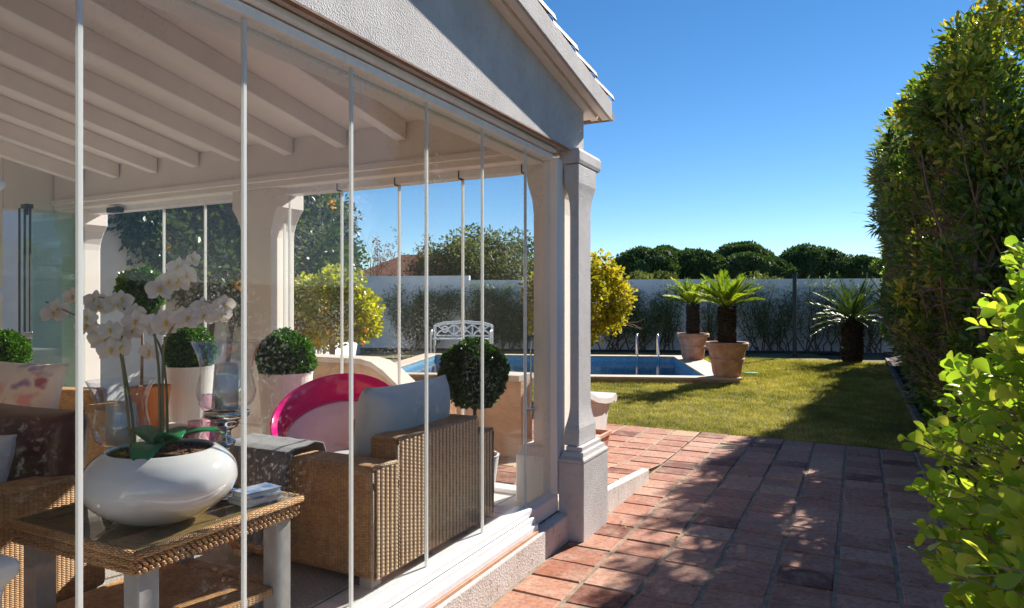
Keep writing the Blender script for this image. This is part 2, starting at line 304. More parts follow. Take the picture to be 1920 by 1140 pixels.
def watermat():
    m,nt,out=nm('pool water'); L=nt.links.new; lw=N(nt,'ShaderNodeLayerWeight'); lw.inputs[0].default_value=.5; tc=N(nt,'ShaderNodeTexCoord')
    n=N(nt,'ShaderNodeTexNoise'); n.inputs['Scale'].default_value=3.; n.inputs['Detail'].default_value=3; L(tc.outputs['Object'],n.inputs[0]); b=N(nt,'ShaderNodeBump'); b.inputs['Strength'].default_value=.2; b.inputs['Distance'].default_value=.03; L(n.outputs[0],b.inputs['Height'])
    pw=N(nt,'ShaderNodeMath',operation='POWER'); pw.inputs[1].default_value=5; L(lw.outputs['Facing'],pw.inputs[0]); mu=N(nt,'ShaderNodeMath',operation='MULTIPLY_ADD'); mu.inputs[1].default_value=.8; mu.inputs[2].default_value=.02; L(pw.outputs[0],mu.inputs[0])
    t=N(nt,'ShaderNodeBsdfTransparent'); t.inputs[0].default_value=(.62,.85,.95,1); g=N(nt,'ShaderNodeBsdfGlossy'); g.inputs['Roughness'].default_value=.02; L(b.outputs[0],g.inputs['Normal'])
    mx=N(nt,'ShaderNodeMixShader'); L(mu.outputs[0],mx.inputs[0]); L(t.outputs[0],mx.inputs[1]); L(g.outputs[0],mx.inputs[2]); L(mx.outputs[0],out.inputs[0]); return m
M_water=watermat()
L_lime=leafmat('lime hedge leaf',[(0,(.15,.29,.035)),(.5,(.32,.49,.06)),(.85,(.48,.60,.09)),(1,(.60,.66,.13))],rough=.42,trans=.48,tcol=(1.3,1.2,.5),spec=.3)
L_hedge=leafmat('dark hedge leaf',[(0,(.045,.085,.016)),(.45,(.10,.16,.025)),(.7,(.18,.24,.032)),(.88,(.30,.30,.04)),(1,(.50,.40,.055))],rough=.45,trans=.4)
L_olean=leafmat('oleander leaf',[(0,(.07,.105,.055)),(.6,(.16,.20,.09)),(1,(.32,.34,.15))],rough=.45,trans=.3)
L_box=leafmat('boxwood leaf',[(0,(.02,.07,.012)),(.6,(.045,.14,.018)),(1,(.12,.25,.03))],rough=.35,trans=.3)
L_boxdark=leafmat('dark topiary leaf',[(0,(.016,.05,.014)),(.7,(.04,.10,.022)),(1,(.09,.17,.035))],rough=.4,trans=.25)
L_citrus=leafmat('citrus leaf',[(0,(.14,.17,.015)),(.5,(.28,.30,.02)),(1,(.48,.42,.03))],rough=.4,trans=.45)
L_yellow=leafmat('yellow tree leaf',[(0,(.18,.19,.02)),(.4,(.42,.37,.025)),(1,(.62,.52,.05))],rough=.7,trans=.4,tcol=(1.2,1.2,.5))
L_vine=leafmat('vine leaf',[(0,(.02,.045,.012)),(.6,(.05,.085,.02)),(1,(.12,.14,.03))],rough=.4,trans=.3)
L_pine=leafmat('pine needles',[(0,(.03,.06,.02)),(.5,(.06,.11,.03)),(1,(.12,.17,.045))],rough=.8,trans=.15)
L_distant=leafmat('distant tree leaf',[(0,(.045,.06,.025)),(.6,(.09,.11,.04)),(1,(.17,.18,.06))],rough=.7,trans=.3)
L_rusty=leafmat('rusty seed clusters',[(0,(.17,.075,.05)),(1,(.30,.16,.12))],rough=.9,trans=.3,tcol=(1.1,1,.9))
L_palm=leafmat('cycad frond',[(0,(.035,.07,.012)),(.45,(.12,.18,.02)),(.75,(.28,.33,.03)),(1,(.50,.46,.05))],rough=.55,trans=.4,spec=.25)
L_palmdark=leafmat('dark cycad frond',[(0,(.02,.04,.012)),(.6,(.045,.08,.018)),(1,(.12,.16,.03))],rough=.45,trans=.25,spec=.4)
L_grass=leafmat('grass blade',[(0,(.13,.135,.03)),(.4,(.26,.25,.05)),(.7,(.40,.36,.09)),(1,(.58,.48,.20))],rough=.6,trans=.35,tcol=(1.2,1.2,.6))
L_flower=leafmat('orange trumpet flower',[(0,(.80,.36,.02)),(1,(.88,.55,.04))],rough=.6,trans=.35,tcol=(1.2,1.1,.5))
L_bark=plain('shrub branch bark',(.20,.125,.08),rough=.9,noise_s=20,amt=.35,bump=.6,bscale=60,bdist=.006)

# ---------------------------------------------------------------- leaves
T_DIA=(np.array([(0,0,0),(.28,.5,.07),(0,1,0),(-.28,.5,.07)]),[(0,1,2),(0,2,3)])
T_NAR=(np.array([(0,0,0),(.10,.45,.03),(0,1,-.04),(-.10,.45,.03)]),[(0,1,2),(0,2,3)])
T_RND=(np.array([(0,0,0),(.30,.35,.06),(.36,.7,.05),(0,1,-.03),(-.36,.7,.05),(-.30,.35,.06)]),[(0,1,2),(0,2,3),(0,3,4),(0,4,5)])
_ob=[(0,0,0),(.10,.22,.03),(.26,.45,.07),(.36,.68,.08),(.30,.88,.04),(0,1,-.04),(-.30,.88,.04),(-.36,.68,.08),(-.26,.45,.07),(-.10,.22,.03),(0,.45,0),(0,.75,-.01)]
T_OVA=(np.array([(0,0,0),(.17,.3,.04),(.21,.62,.05),(0,1,-.05),(-.21,.62,.05),(-.17,.3,.04)]),[(0,1,2),(0,2,3),(0,3,4),(0,4,5)])
T_OBO=(np.array(_ob),[(0,1,10),(1,2,10),(2,3,11),(2,11,10),(3,4,11),(4,5,11),(5,6,11),(6,7,11),(7,8,11),(8,10,11),(8,9,10),(9,0,10)])
def nrm(a): return a/np.maximum(np.linalg.norm(a,axis=1,keepdims=True),1e-9)
def leaves(name,mat,parent,P,D,S,tmpl=T_DIA,vals=None,off=(0,0,0),updown=.6,loc=None):
    P=np.asarray(P); n=len(P); D=nrm(np.asarray(D)); nn=rng.normal(size=(n,3)); nn[:,2]+=updown*2
    side=nrm(np.cross(D,nn)); up=np.cross(side,D); tv,tf=tmpl; S=np.broadcast_to(np.asarray(S),(n,))
    V=P[:,None,:]+S[:,None,None]*(tv[None,:,0,None]*side[:,None,:]+tv[None,:,1,None]*D[:,None,:]+tv[None,:,2,None]*up[:,None,:])
    k=len(tv); Fc=(np.array(tf)[None]+(np.arange(n)*k)[:,None,None]).reshape(-1,3)
    if vals is None: vals=rng.random(n)
    return link_np(name,V.reshape(-1,3),Fc,mat,parent,off,attr=np.repeat(np.clip(vals,0,1),k),loc=loc,smooth=len(tv)>8)
def ball_points(n,c,r,shell=.25,flat=1.,sq=None,lump=.0,seed=0):
    d=nrm(rng.normal(size=(n,3))); rr=1-shell*rng.random(n)**1.5
    if lump:
        ph=np.array([noise.noise(Vector(q)*2.2+Vector((seed,0,0))) for q in d]); rr=rr*(1+lump*ph)
    return np.array(c)+d*rr[:,None]*np.array([r,r,r*flat]),d
def clumps(n,centers,rad,seed=0,vbase=.5,vspread=.35):
    """leaves spread through ellipsoidal clumps; returns P,D,vals"""
    C=np.asarray(centers); k=len(C); rad=np.broadcast_to(np.asarray(rad,dtype=float),(k,))
    w=rad**2; idx=rng.choice(k,size=n,p=w/w.sum()); d=nrm(rng.normal(size=(n,3))); rr=rng.random(n)**.5
    P=C[idx]+d*(rr*rad[idx])[:,None]; cv=rng.normal(size=k)*vspread*.5
    return P,d+rng.normal(size=(n,3))*.6,vbase+cv[idx]+rng.normal(size=n)*vspread*.45
def branch(mb,p,d,L,r,depth,spread=.5,up=.15,seg=5,kids=3,tips=None,wob=.25):
    p=Vector(p); d=Vector(d).normalized(); pts=[p.copy()];rs=[r]; n=5
    for i in range(n):
        d=(d+Vector((random.gauss(0,wob),random.gauss(0,wob),random.gauss(0,wob)+up))*.5).normalized(); p=p+d*L/n; pts.append(p.copy()); rs.append(r*(1-.55*(i+1)/n))
    mb.tube(pts,rs,seg)
    if tips is not None: tips.append(tuple(p))
    if depth>0:
        for k in range(kids):
            i=random.randint(2,n); q=pts[i]; dd=(d+Vector((random.gauss(0,1),random.gauss(0,1),random.gauss(0,.6)))*spread).normalized()
            branch(mb,q,dd,L*random.uniform(.55,.8),rs[i]*.7,depth-1,spread,up,max(3,seg-1),kids,tips,wob)

# ================================================================ SETTING
FL=.19   # inside floor level
pA=R(20.5); U=np.array([math.cos(pA),math.sin(pA)]); Vv=np.array([-math.sin(pA),math.cos(pA)])
P0=np.array([-2.63,13.40])       # inner front right corner of pool
def pw(u,v,z=0.): q=P0+U*u+Vv*v; return Vector((q[0],q[1],z))
PL,PW=6.4,4.9
# ground sheet with hole for the pool: ring pieces in pool frame
mb=MB()
def quad(mb,pts): mb.add(pts,[tuple(range(len(pts)))])
e=.05
B=400
for (u0,u1,v0,v1) in ((-B,B,-B,-e),(-B,B,PW+e,B),(-B,-PL-e,-e,PW+e),(e,B,-e,PW+e)):
    quad(mb,[pw(u0,v0,-.03),pw(u1,v0,-.03),pw(u1,v1,-.03),pw(u0,v1,-.03)])
tag(mb.build('ground',M_ground),kind='structure')
# lawn sheet
def in_pool(x,y,m=.45):
    q=np.stack([x-P0[0],y-P0[1]],-1); u=q@U; v=q@Vv
    return (u<m+.1)&(u>-PL-m)&(v>-m)&(v<PW+m)
LY=lambda x: 8.06-.05*(x+1.)
mb=MB()
quad(mb,[Vector((-14,LY(-14),0)),Vector((.62,LY(.62),0)),pw(3.3,-.3),pw(-14,-.3)])
quad(mb,[pw(.3,-.3),pw(3.3,-.3),pw(4.6,PW+3.4),pw(.3,PW+3.4)])
quad(mb,[pw(-8,PW+.1),pw(.3,PW+.1),pw(.3,PW+3.4),pw(-8,PW+3.4)])
tag(mb.build('lawn',M_lawn),kind='structure')
# grass blades
n=230000
x=rng.uniform(-7,.62,n); dd=rng.random(n)**1.35; y=8.05+dd*11.5
k=(y>LY(x)+rng.normal(-.01,.035,n))&~in_pool(x,y,.36)&((x-P0[0])*U[0]+(y-P0[1])*U[1]>-5); x,y=x[k],y[k]; n=len(x)
fy=(y-8)/11.5
P=np.stack([x,y,np.full(n,-.004)],-1); D=rng.normal(size=(n,3))*.55; D[:,2]=1
g=leaves('lawn_grass',L_grass,None,P,D,rng.uniform(.022,.05,n)*(1+fy*.9),(np.array([(-.09,0,0),(.09,0,0),(0,1,0)]),[(0,1,2)]),vals=rng.random(n)*.55+np.array([noise.noise((a*.9,b*.9,0))+.8*noise.noise((a*4,b*4,3)) for a,b in zip(x,y)])*.6+.25,updown=0)
tag(g,'short yellowish green lawn grass','grass',kind='stuff')
# planting bed soil along the wall and hedge
mb=MB(); quad(mb,[pw(-16,PW+3.3,.012),pw(5.5,PW+3.0,.012),pw(5.5,PW+4.6,.012),pw(-16,PW+4.6,.012)]); 
quad(mb,[Vector((.68,1,.03)),Vector((2.2,1,.03)),Vector((2.2,24,.03)),Vector((.68,24,.03))])
tag(mb.build('bed_soil',M_dirt),kind='structure')

# ---- terracotta paving, tile by tile
def tz(x,y):   # terrace height left of the step
    if x<-1.60 and y>4.2: return FL-.012 if y<4.75 else max(.0,(FL-.012)*(1-(y-4.75)/1.6))
    return 0.
def ptile(mb,x0,x1,y0,y1,zf,val):
    g=.010; gy=.0075; j=lambda:random.gauss(0,.0028); cx=[(x0+g,y0+gy),(x1-g,y0+gy),(x1-g,y1-gy),(x0+g,y1-gy)]; cx=[(a+j(),b+j()) for a,b in cx]; dz=random.gauss(0,.0018); tl=[random.gauss(0,.0012) for _ in range(4)]
    mx=(x0+x1)/2; my=(y0+y1)/2; vs=[]
    for s,z in ((1,-.03),(1,.004),(.955,.0105)):
        for i,(a,b) in enumerate(cx): vs.append((mx+(a-mx)*s,my+(b-my)*s,zf(a,b)+z+dz+(tl[i] if z>0 else 0)))
    fs=[(i+4*k,(i+1)%4+4*k,(i+1)%4+4*k+4,i+4*k+4) for k in range(2) for i in range(4)]+[(8,9,10,11)]
    mb.add(vs,fs,val)
mb=MB(); XS=[-1.625+.303*i for i in range(9)]
def tval():
    q=random.random()
    return random.uniform(0,.1) if q<.09 else (random.uniform(.9,1) if q<.12 else random.uniform(.2,.85))
for i in range(8):
    y=-2.2+random.uniform(0,.28)
    y=-2.2
    r=0
    while y<8.1:
        h=.255+.012*math.sin(r*1.7+i*.8); y1=y+h
        lim=LY(XS[i]+.15)
        if y1>lim-.1: y1=lim
        if XS[i]<.7: ptile(mb,XS[i],XS[i+1],y,y1,lambda a,b:0.,tval())
        y=y1; r+=1
        if y>=lim-.01: break
tag(mb.build('paved_path',M_tile),kind='structure')
mb=MB()
for i in range(19):
    x1=-1.628-.303*i; x0=x1-.303; y=4.44
    while y<8.1+(.05*(-1-x1)):
        lim=LY(x0+.15); y1=min(y+.3,lim)
        if y1>lim-.1: y1=lim
        ptile(mb,x0,x1,y,y1,tz,tval()); y=y1
        if y>=lim-.01: break
tag(mb.build('paved_terrace',M_tile),kind='structure')
mb=MB()
quad(mb,[(-1.66,-3,.005),(.72,-3,.005),(.72,LY(.7)+.01,.005),(-1.66,LY(-1.66)+.01,.005)])
ys=[4.3,4.75,6.35,8.0]
for a,b in zip(ys[:-1],ys[1:]):
    za=tz(-2,a)+.005; zb=tz(-2,b)+.005
    yb0=b if b<7.9 else LY(-1.63)+.01; yb1=b if b<7.9 else LY(-7.4)+.01
    quad(mb,[(-7.4,a,za),(-1.628,a,za),(-1.628,yb0,zb),(-7.4,yb1,zb)])
tag(mb.build('paving_grout',M_grout),kind='structure')
# step edge beside terrace: white rendered
o=(-1.60,5.2,0); mb=MB(o)
ztop=lambda y: FL+.008-max(0,(y-4.6))*.085
mb.hexa([(-1.64,4.478,-.05),(-1.575,4.478,-.05),(-1.575,5.66,-.05),(-1.64,5.66,-.05),(-1.64,4.478,ztop(4.47)),(-1.575,4.478,ztop(4.47)),(-1.575,5.66,ztop(5.66)),(-1.64,5.66,ztop(5.66))])
tag(mb.build('step_edge',M_worn,bevel=.008,loc=o),'low white rendered step edge running from the corner column along the terrace','step edge')

n=190; xx=np.where(rng.random(n)<.6,.6-np.abs(rng.normal(0,.45,n)),rng.uniform(-1.45,.5,n)); yy=rng.uniform(2.2,7.8,n); xx=np.maximum(xx,-1.45)
D=rng.normal(size=(n,3)); D[:,2]=rng.uniform(-.05,.25,n)
L_fallen=leafmat('fallen leaf',[(0,(.16,.09,.04)),(.6,(.30,.18,.07)),(1,(.38,.33,.08))],rough=.8,trans=.15)
tag(leaves('fallen_leaves',L_fallen,None,np.stack([xx,yy,np.full(n,.016)],-1),D,rng.uniform(.018,.045,n),T_OVA,updown=1.5),'small dry leaves scattered over the terracotta paving beside the hedge','fallen leaves',kind='stuff')
# ================================================================ GARDEN ROOM (building)
room=thing('garden_room','white glazed garden room with folding glass walls, sloping tiled roof and stucco gable','building')
RY0=-2.6; XL=-7.3; SL=.18
zc=lambda y: 2.83+SL*(4.05-y)      # ceiling underside
b=MB().box(XL,-1.70,RY0,4.40,-.05,FL-.0).build('floor',M_floor,room)
# low wall below the glass (facade)
MB().box(-1.80,-1.63,RY0,4.02,-.05,.175).build('low_wall',M_worn,room,bevel=.01)
MB().box(-1.82,-1.645,RY0,3.58,.1755,.192).build('tile_ledge',M_terra,room)
# white aluminium sill: stepped profile
mb=MB(); mb.box(-1.80,-1.655,RY0,3.60,.193,.225); mb.box(-1.80,-1.675,RY0,3.605,.2255,.262); mb.box(-1.80,-1.70,RY0,3.61,.2625,.305)
s=mb.build('bottom_track',M_frame,room,bevel=.003)
MB().box(-1.7035,-1.6985,RY0,3.6,.2595,.2655).build('track_groove',M_framedark,s)
MB().box(-1.80,-1.70,3.615,4.0,.176,.29).build('sill_end',M_inner,room,bevel=.005)
# top track
mb=MB(); mb.box(-1.80,-1.728,RY0,3.98,2.415,2.450); mb.box(-1.80,-1.700,RY0,3.98,2.456,2.481)
s=mb.build('top_track',M_frame,room,bevel=.003)
MB().box(-1.80,-1.745,RY0,3.98,2.4525,2.4575).build('track_groove',M_framedark,s)
MB().box(-1.90,-1.801,RY0,3.99,2.40,2.485).build('track_cover',M_inner,room)
# gable wall
zr=lambda y: 2.757+.175*(4.456-y)   # verge underside
MB().slope(-1.82,-1.632,RY0,4.27,lambda y:2.486,lambda y:zr(y)+.03).build('gable_wall',M_stucco,room)
MB().box(-1.66,-1.6325,RY0,4.02,2.479,2.4855).build('wall_drip_edge',M_drip,room)
# verge / eaves
mb=MB(); mb.slope(-1.632,-1.585,RY0,4.42,lambda y:zr(y)-.012,lambda y:zr(y)+.06); mb.slope(-1.585,-1.565,RY0,4.42,lambda y:zr(y)+.018,lambda y:zr(y)+.06); mb.slope(-1.565,-1.5195,RY0,4.455,lambda y:zr(y),lambda y:zr(y)+.06)
mb.build('verge_moulding',M_inner,room)
MB().slope(-1.519,-1.500,RY0,4.47,lambda y:zr(y)-.004,lambda y:zr(y)+.125).build('verge_board',M_stucco,room,bevel=.004)
# eave along X
MB().slope(XL-.2,-1.60,4.30,4.50,lambda y:zr(y)+.02,lambda y:zr(y)+.13).build('eave',M_inner,room)
MB().slope(XL-.2,-1.61,RY0,4.46,lambda y:zr(y)+.10,lambda y:zr(y)+.17).build('roof_slab',M_inner,room)
# clay roof tiles
mb=MB(); nx=30
for i in range(nx):
    xc=-1.590-.2*i; y=4.54; k=0
    step=.34
    while y>RY0:
        ya=y; yb=y-step-.06; seg=6; vs=[]
        for (yy,r,dz) in ((ya,.085,.028),(yb,.072,.0)):
            for t in range(seg+1):
                an=math.pi*t/seg; vs.append((xc+r*math.cos(an),yy,zr(yy)+.14+dz+r*.8*math.sin(an)))
        for (yy,r,dz) in ((ya,.070,.024),):
            for t in range(seg+1):
                an=math.pi*t/seg; vs.append((xc+r*math.cos(an),yy,zr(yy)+.14+dz+r*.8*math.sin(an)))
        n=seg+1
        fs=[(t,t+1,n+t+1,n+t) for t in range(seg)]+[(t,2*n+t,2*n+t+1,t+1) for t in range(seg)]
        mb.add(vs,fs,random.random()); y-=step; k+=1
        if i>5 and k>3: pass
mb.build('roof_tiles',M_roof,room)
mb=MB(); mb.tube([(-1.50,4.49,zr(4.47)+.03),(-1.62,4.49,zr(4.47)+.03),(-7.4,4.49,zr(4.47)+.02)],.03,8); mb.build('eave_drip_tiles',M_roof,room)
# other walls
MB().box(XL-.2,XL,RY0,3.62,-.05,4.2).build('side_wall',M_inner,room)
MB().box(XL-.2,-1.83,RY0-.2,RY0,-.05,4.3).build('back_wall',M_inner,room)
MB().box(XL-.19,XL-.01,3.63,4.20,2.42,2.9).build('side_lintel',M_inner,room)
# ceiling and rafters
MB().slope(XL,-1.825,RY0,4.10,lambda y:zc(y),lambda y:zc(y)+.02).build('ceiling',M_inner,room)
for i in range(10):
    xc=-1.87-.55*i
    MB().slope(xc-.045,xc+.045,RY0,4.07,lambda y:zc(y)-.135,lambda y:zc(y)-.001).build('rafter',M_beam,room,bevel=.006)
# front header
MB().box(XL,-1.83,4.085,4.40,2.455,2.90).build('front_header',M_inner,room,bevel=.008)
mb=MB(); mb.box(XL,-1.9,4.05,4.0845,2.50,2.545); mb.build('header_ledge',M_inner,room,bevel=.006)
def track(x0,x1):
    MB().box(x0,x1,4.195,4.31,2.405,2.4545).build('top_track',M_frame,room,bevel=.003)
    MB().box(x0,x1,4.195,4.31,FL+.0005,FL+.03).build('bottom_track',M_frame,room,bevel=.003)
track(-4.30,-1.92); track(-7.1,-4.70)
# columns
def column(cx,cy,hx=.15,hy=.115,base=-.02,zt=2.5,px=.235,mat=None,ph=.5,plain=False):
    mat=mat or M_stucco
    c=bpy.data.objects.new('column',None); col.objects.link(c); c.parent=room; c.location=(cx,cy,0)
    if plain:
        a=MB(); a.rects([(px,px,base),(px,px,.50)],(0,0,0)); a.build('plinth',mat,c,bevel=.01)
        a=MB(); a.rects([(px-.03,px-.03,.5005),(px-.03,px-.03,.53),(hx,hy,.56),(hx,hy,.60),(hx,hy,2.05)]+[(hx+.09*t**2,hy+.02*t**2,2.05+.25*t) for t in (.25,.5,.75,1)]+[(hx+.09,hy+.02,zt)],(0,0,0)); a.build('shaft',mat,c,bevel=.006)
        return c
    a=MB(); a.rects([(px,px,base),(px,px,.50)],(0,0,0)); a.build('plinth',mat,c,bevel=.01)
    a=MB(); a.rects([(px+.004,px+.004,.5005),(px+.004,px+.004,.515),(px-.02,px-.02,.535),(px-.03,px-.03,.56),(hx+.045,hy+.06,.563),(hx+.045,hy+.06,.59)],(0,0,0)); a.build('base_moulding',mat,c,bevel=.004)
    pr=[(hx+.03,hy+.045,.5905),(hx+.03,hy+.045,.66),(hx+.03,hy+.04,.70)]
    pr+=[(hx+.03*(1-t)**2,hy+.04*(1-t)**2,.70+.16*t) for t in (.25,.5,.75,1)]
    pr+=[(hx,hy,2.12)]+[(hx+.03*t**2,hy+.045*t**2,2.12+.16*t) for t in (.25,.5,.75,1)]+[(hx+.03,hy+.045,zt-.105)]
    a=MB(); a.rects(pr,(0,0,0)); a.build('shaft',mat,c,bevel=.006)
    a=MB(); a.rects([(hx+.045,hy+.08,zt-.1045),(hx+.075,hy+.115,zt-.09),(hx+.09,hy+.13,zt-.07),(hx+.09,hy+.13,zt-.02),(hx+.07,hy+.11,zt)],(0,0,0)); a.build('capital',mat,c,bevel=.004)
    return c
cc=column(-1.755,4.235)
for ch in list(cc.children): bpy.data.objects.remove(ch)
O=Vector((-1.755,4.235,0))
MB(O).rects([(.085,.235,-.02),(.085,.235,.50)],(-1.615,4.235,0)).build('plinth',M_stucco,cc,bevel=.008)
MB(O).rects([(.11,.20,-.02),(.11,.20,.50),(.08,.16,.56)],(-1.92,4.255,0)).build('inner_plinth',M_inner,cc,bevel=.008)
MB(O).rects([(.088,.24,.5005),(.088,.24,.518),(.075,.215,.535),(.07,.20,.56),(.055,.18,.563),(.055,.18,.59)],(-1.615,4.235,0)).build('base_moulding',M_stucco,cc,bevel=.004)
pr=[(.05,.16,.5905),(.05,.16,.66),(.05,.155,.70)]+[(.03+.02*(1-t)**2,.115+.04*(1-t)**2,.70+.16*t) for t in (.2,.4,.6,.8,1)]+[(.03,.115,2.10)]+[(.03+.02*t**2,.115+.05*t**2,2.10+.18*t) for t in (.25,.5,.75,1)]+[(.05,.165,2.395)]
MB(O).rects(pr,(-1.64,4.235,0)).build('shaft',M_stucco,cc,bevel=.006)
MB(O).rects([(.09,.12,.40),(.09,.12,2.10),(.10,.125,2.2),(.13,.13,2.3),(.15,.13,2.46)],(-1.845,4.25,0)).build('inner_shaft',M_inner,cc,bevel=.006)
MB(O).rects([(.052,.17,2.3955),(.062,.195,2.405),(.068,.205,2.425),(.068,.205,2.478),(.058,.195,2.50)],(-1.650,4.27,0)).build('capital',M_stucco,cc,bevel=.004)
MB(O).box(-1.80,-1.702,3.985,4.115,.29,2.43).build('jamb',M_inner,cc,bevel=.004)
column(-4.495,4.255,hx=.17,hy=.13,base=FL-.03,px=.22,mat=M_inner,zt=2.4545,plain=True)
column(-7.12,4.25,hx=.13,hy=.12,base=FL-.03,px=.17,mat=M_inner,zt=2.4545,plain=True)
c=bpy.data.objects.new('column',None); col.objects.link(c); c.parent=room; c.location=(-2.505,1.005,0)
a=MB(); a.rects([(.16,.16,FL-.02),(.16,.16,.60),(.165,.165,.63),(.19,.19,.665),(.195,.195,.70),(.185,.185,.715),(.165,.165,.72)],(0,0,0)); a.build('plinth',M_inner,c,bevel=.012)
a=MB(); a.rects([(.15,.15,.7205),(.15,.15,1.5),(.162,.162,1.52),(.162,.162,1.54),(.15,.15,1.56),(.15,.15,1.84),(.165,.165,1.86),(.165,.165,1.875),(.15,.15,1.89),(.15,.15,3.2)],(0,0,0)); a.build('shaft',M_inner,c,bevel=.004)
cc=c
for ch in cc.children:     # the plinth of this one stands higher
    pass
# glass panels: facade
zb,ztp=.300,2.43
for k in range(-6,8):
    y0=1.042+.5175*(k-1); y1=y0+.5175
    if y1>4.0: y1=3.982
    p=MB().box(-1.758,-1.748,y0+.004,y1-.004,zb,ztp).build('glass_panel',M_glass,room)
    if y1>3.9: continue
    MB().box(-1.7590,-1.7470,y1-.006,y1+.006,zb+.002,ztp-.002).build('edge_strip',M_strip,p)
    mb=MB(); mb.box(-1.7645,-1.7335,y1-.003,y1+.003,ztp-.012,2.4525); mb.build('panel_hinge',M_framedark,p)
# front glass
xs=[-1.93,-2.054,-2.556,-3.12,-3.68,-4.24,-4.30]
for a,b_ in zip(xs[:-1],xs[1:]):
    if abs(a-b_)<.04: continue
    p=MB().box(b_+.004,a-.004,4.245,4.255,FL+.03,2.405).build('glass_panel',M_glass,room)
    MB().box(b_-.007,b_+.007,4.24,4.26,FL+.032,2.403).build('edge_strip',M_strip,p)
    MB().box(b_-.003,b_+.003,4.19,4.26,2.395,2.4555).build('panel_hinge',M_framedark,p)
for a,b_ in ((-4.7,-5.265),(-5.265,-5.83)):
    p=MB().box(b_+.004,a-.004,4.245,4.255,FL+.03,2.405).build('glass_panel',M_glass,room)
    MB().box(b_-.007,b_+.007,4.24,4.26,FL+.032,2.403).build('edge_strip',M_strip,p)
# folded stack of panels near the left end
for i in range(3):
    xx=-7.02+.05*i
    p=MB().box(xx-.005,xx+.005,3.63+.02*i,4.17,FL+.02,2.40).build('folded_glass_panel',M_glassfold,room)
    MB().box(xx-.008,xx+.008,3.615+.02*i,3.628+.02*i,FL+.02,2.40).build('edge_strip',M_framedark,p)
mb=MB(); mb.box(-6.96,-6.86,3.60,3.66,2.39,2.43); mb.box(-6.93,-6.90,3.61,3.64,2.33,2.39); mb.build('pivot_bracket',M_black,room,bevel=.004)
mb=MB(); mb.box(-6.47,-6.30,4.10,4.17,2.38,2.43); mb.build('track_lock',M_black,room,bevel=.006)
mb=MB(); mb.box(-6.94,-6.87,3.59,3.66,1.18,1.24); mb.lathe([(.02,0),(.028,.02),(.028,.06),(.02,.08)],(-6.905,3.60,1.08),14); mb.build('glass_lock',M_chrome,room,bevel=.004)
# handle on the folded leaf by the corner column
mb=MB(); mb.tube([(-1.96,4.16,1.25),(-1.965,4.15,1.2),(-1.96,4.15,.75)],.007,8); mb.box(-1.985,-1.93,4.10,4.16,.78,.80); mb.build('door_pull',M_chrome,room)

# ================================================================ FURNITURE
def cushion(mb,w,h,t,M,n=18,puff=2.6,sag=0.):
    vs=[];fs=[]
    for s in (1,-1):
        base=len(vs)
        for i in range(n+1):
            for j in range(n+1):
                u=-1+2*i/n; v=-1+2*j/n; e=(max(0,1-abs(u)**puff)*max(0,1-abs(v)**puff))**.55
                sx=1-.05*(abs(v)**2)*0-.06*(1-abs(v)**2)*abs(u); sy=1-.06*(1-abs(u)**2)*abs(v)
                z=s*t/2*e+.012*t*noise.noise((u*3,v*3,s*2.+w))*e*8*.3
                vs.append(M@Vector((u*w/2*sx,v*h/2*sy,z)))
        for i in range(n):
            for j in range(n):
                a=base+i*(n+1)+j; q=(a,a+n+1,a+n+2,a+1); fs.append(q if s==1 else q[::-1])
    mb.add(vs,fs)
def weld(o,d=.0008):
    w=o.modifiers.new('weld','WELD'); w.merge_threshold=d
def TM(loc,rx=0,ry=0,rz=0): return Matrix.Translation(loc)@Matrix.Rotation(rz,4,'Z')@Matrix.Rotation(ry,4,'Y')@Matrix.Rotation(rx,4,'X')
def ribbed(mb,ax,a0,a1,plane,z0,z1,pitch=.034,sgn=1,amp=.011):
    """corrugated woven skin on a plane x=plane, running along y"""
    ny=int((a1-a0)/pitch)*6; nz=int((z1-z0)/.0045)
    vs=[];av=[]
    for j in range(nz+1):
        z=z0+(z1-z0)*j/nz
        for i in range(ny+1):
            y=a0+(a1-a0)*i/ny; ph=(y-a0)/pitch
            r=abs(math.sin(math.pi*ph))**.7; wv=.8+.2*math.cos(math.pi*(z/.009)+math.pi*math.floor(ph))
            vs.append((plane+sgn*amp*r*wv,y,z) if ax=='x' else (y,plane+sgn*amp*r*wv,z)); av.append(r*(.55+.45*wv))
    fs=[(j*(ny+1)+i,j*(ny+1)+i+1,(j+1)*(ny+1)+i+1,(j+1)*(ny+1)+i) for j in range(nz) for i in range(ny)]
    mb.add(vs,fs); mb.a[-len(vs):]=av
def wicker_seat(name,label,loc,rz,W,D,mat,seatmat,backh=.67,armh=.57,armw=.19,cat='armchair',back=True):
    """local frame: width along x, back at +y, sitter faces -y"""
    t=thing(name,label,cat,loc,rz)
    MB().box(-W/2+armw+.001,W/2-armw-.001,-D/2+.02,D/2-.181,.05,.26).build('base',mat,t,bevel=.012)
    MB().box(-W/2+armw+.0005,W/2-armw-.0005,D/2-.18,D/2,.05,backh).build('backrest',mat,t,bevel=.03,seg=3)
    for s in (-1,1):
        a,b=sorted((s*W/2,s*(W/2-armw))); MB().box(a,b,-D/2,D/2-.0,.05,armh).build('armrest',mat,t,bevel=.028,seg=3)
    for sx in (-1,1):
        for sy in (-1,1): MB().box(*sorted((sx*(W/2-.03),sx*(W/2-.10))),*sorted((sy*(D/2-.03),sy*(D/2-.10))),0,.05).build('foot',M_greywood,t)
    mb=MB(); cushion(mb,W-2*armw,D-.19,.17,TM((0,-.09,.345)),puff=6); c=mb.build('seat_cushion',seatmat,t,smooth=True); weld(c)
    return t
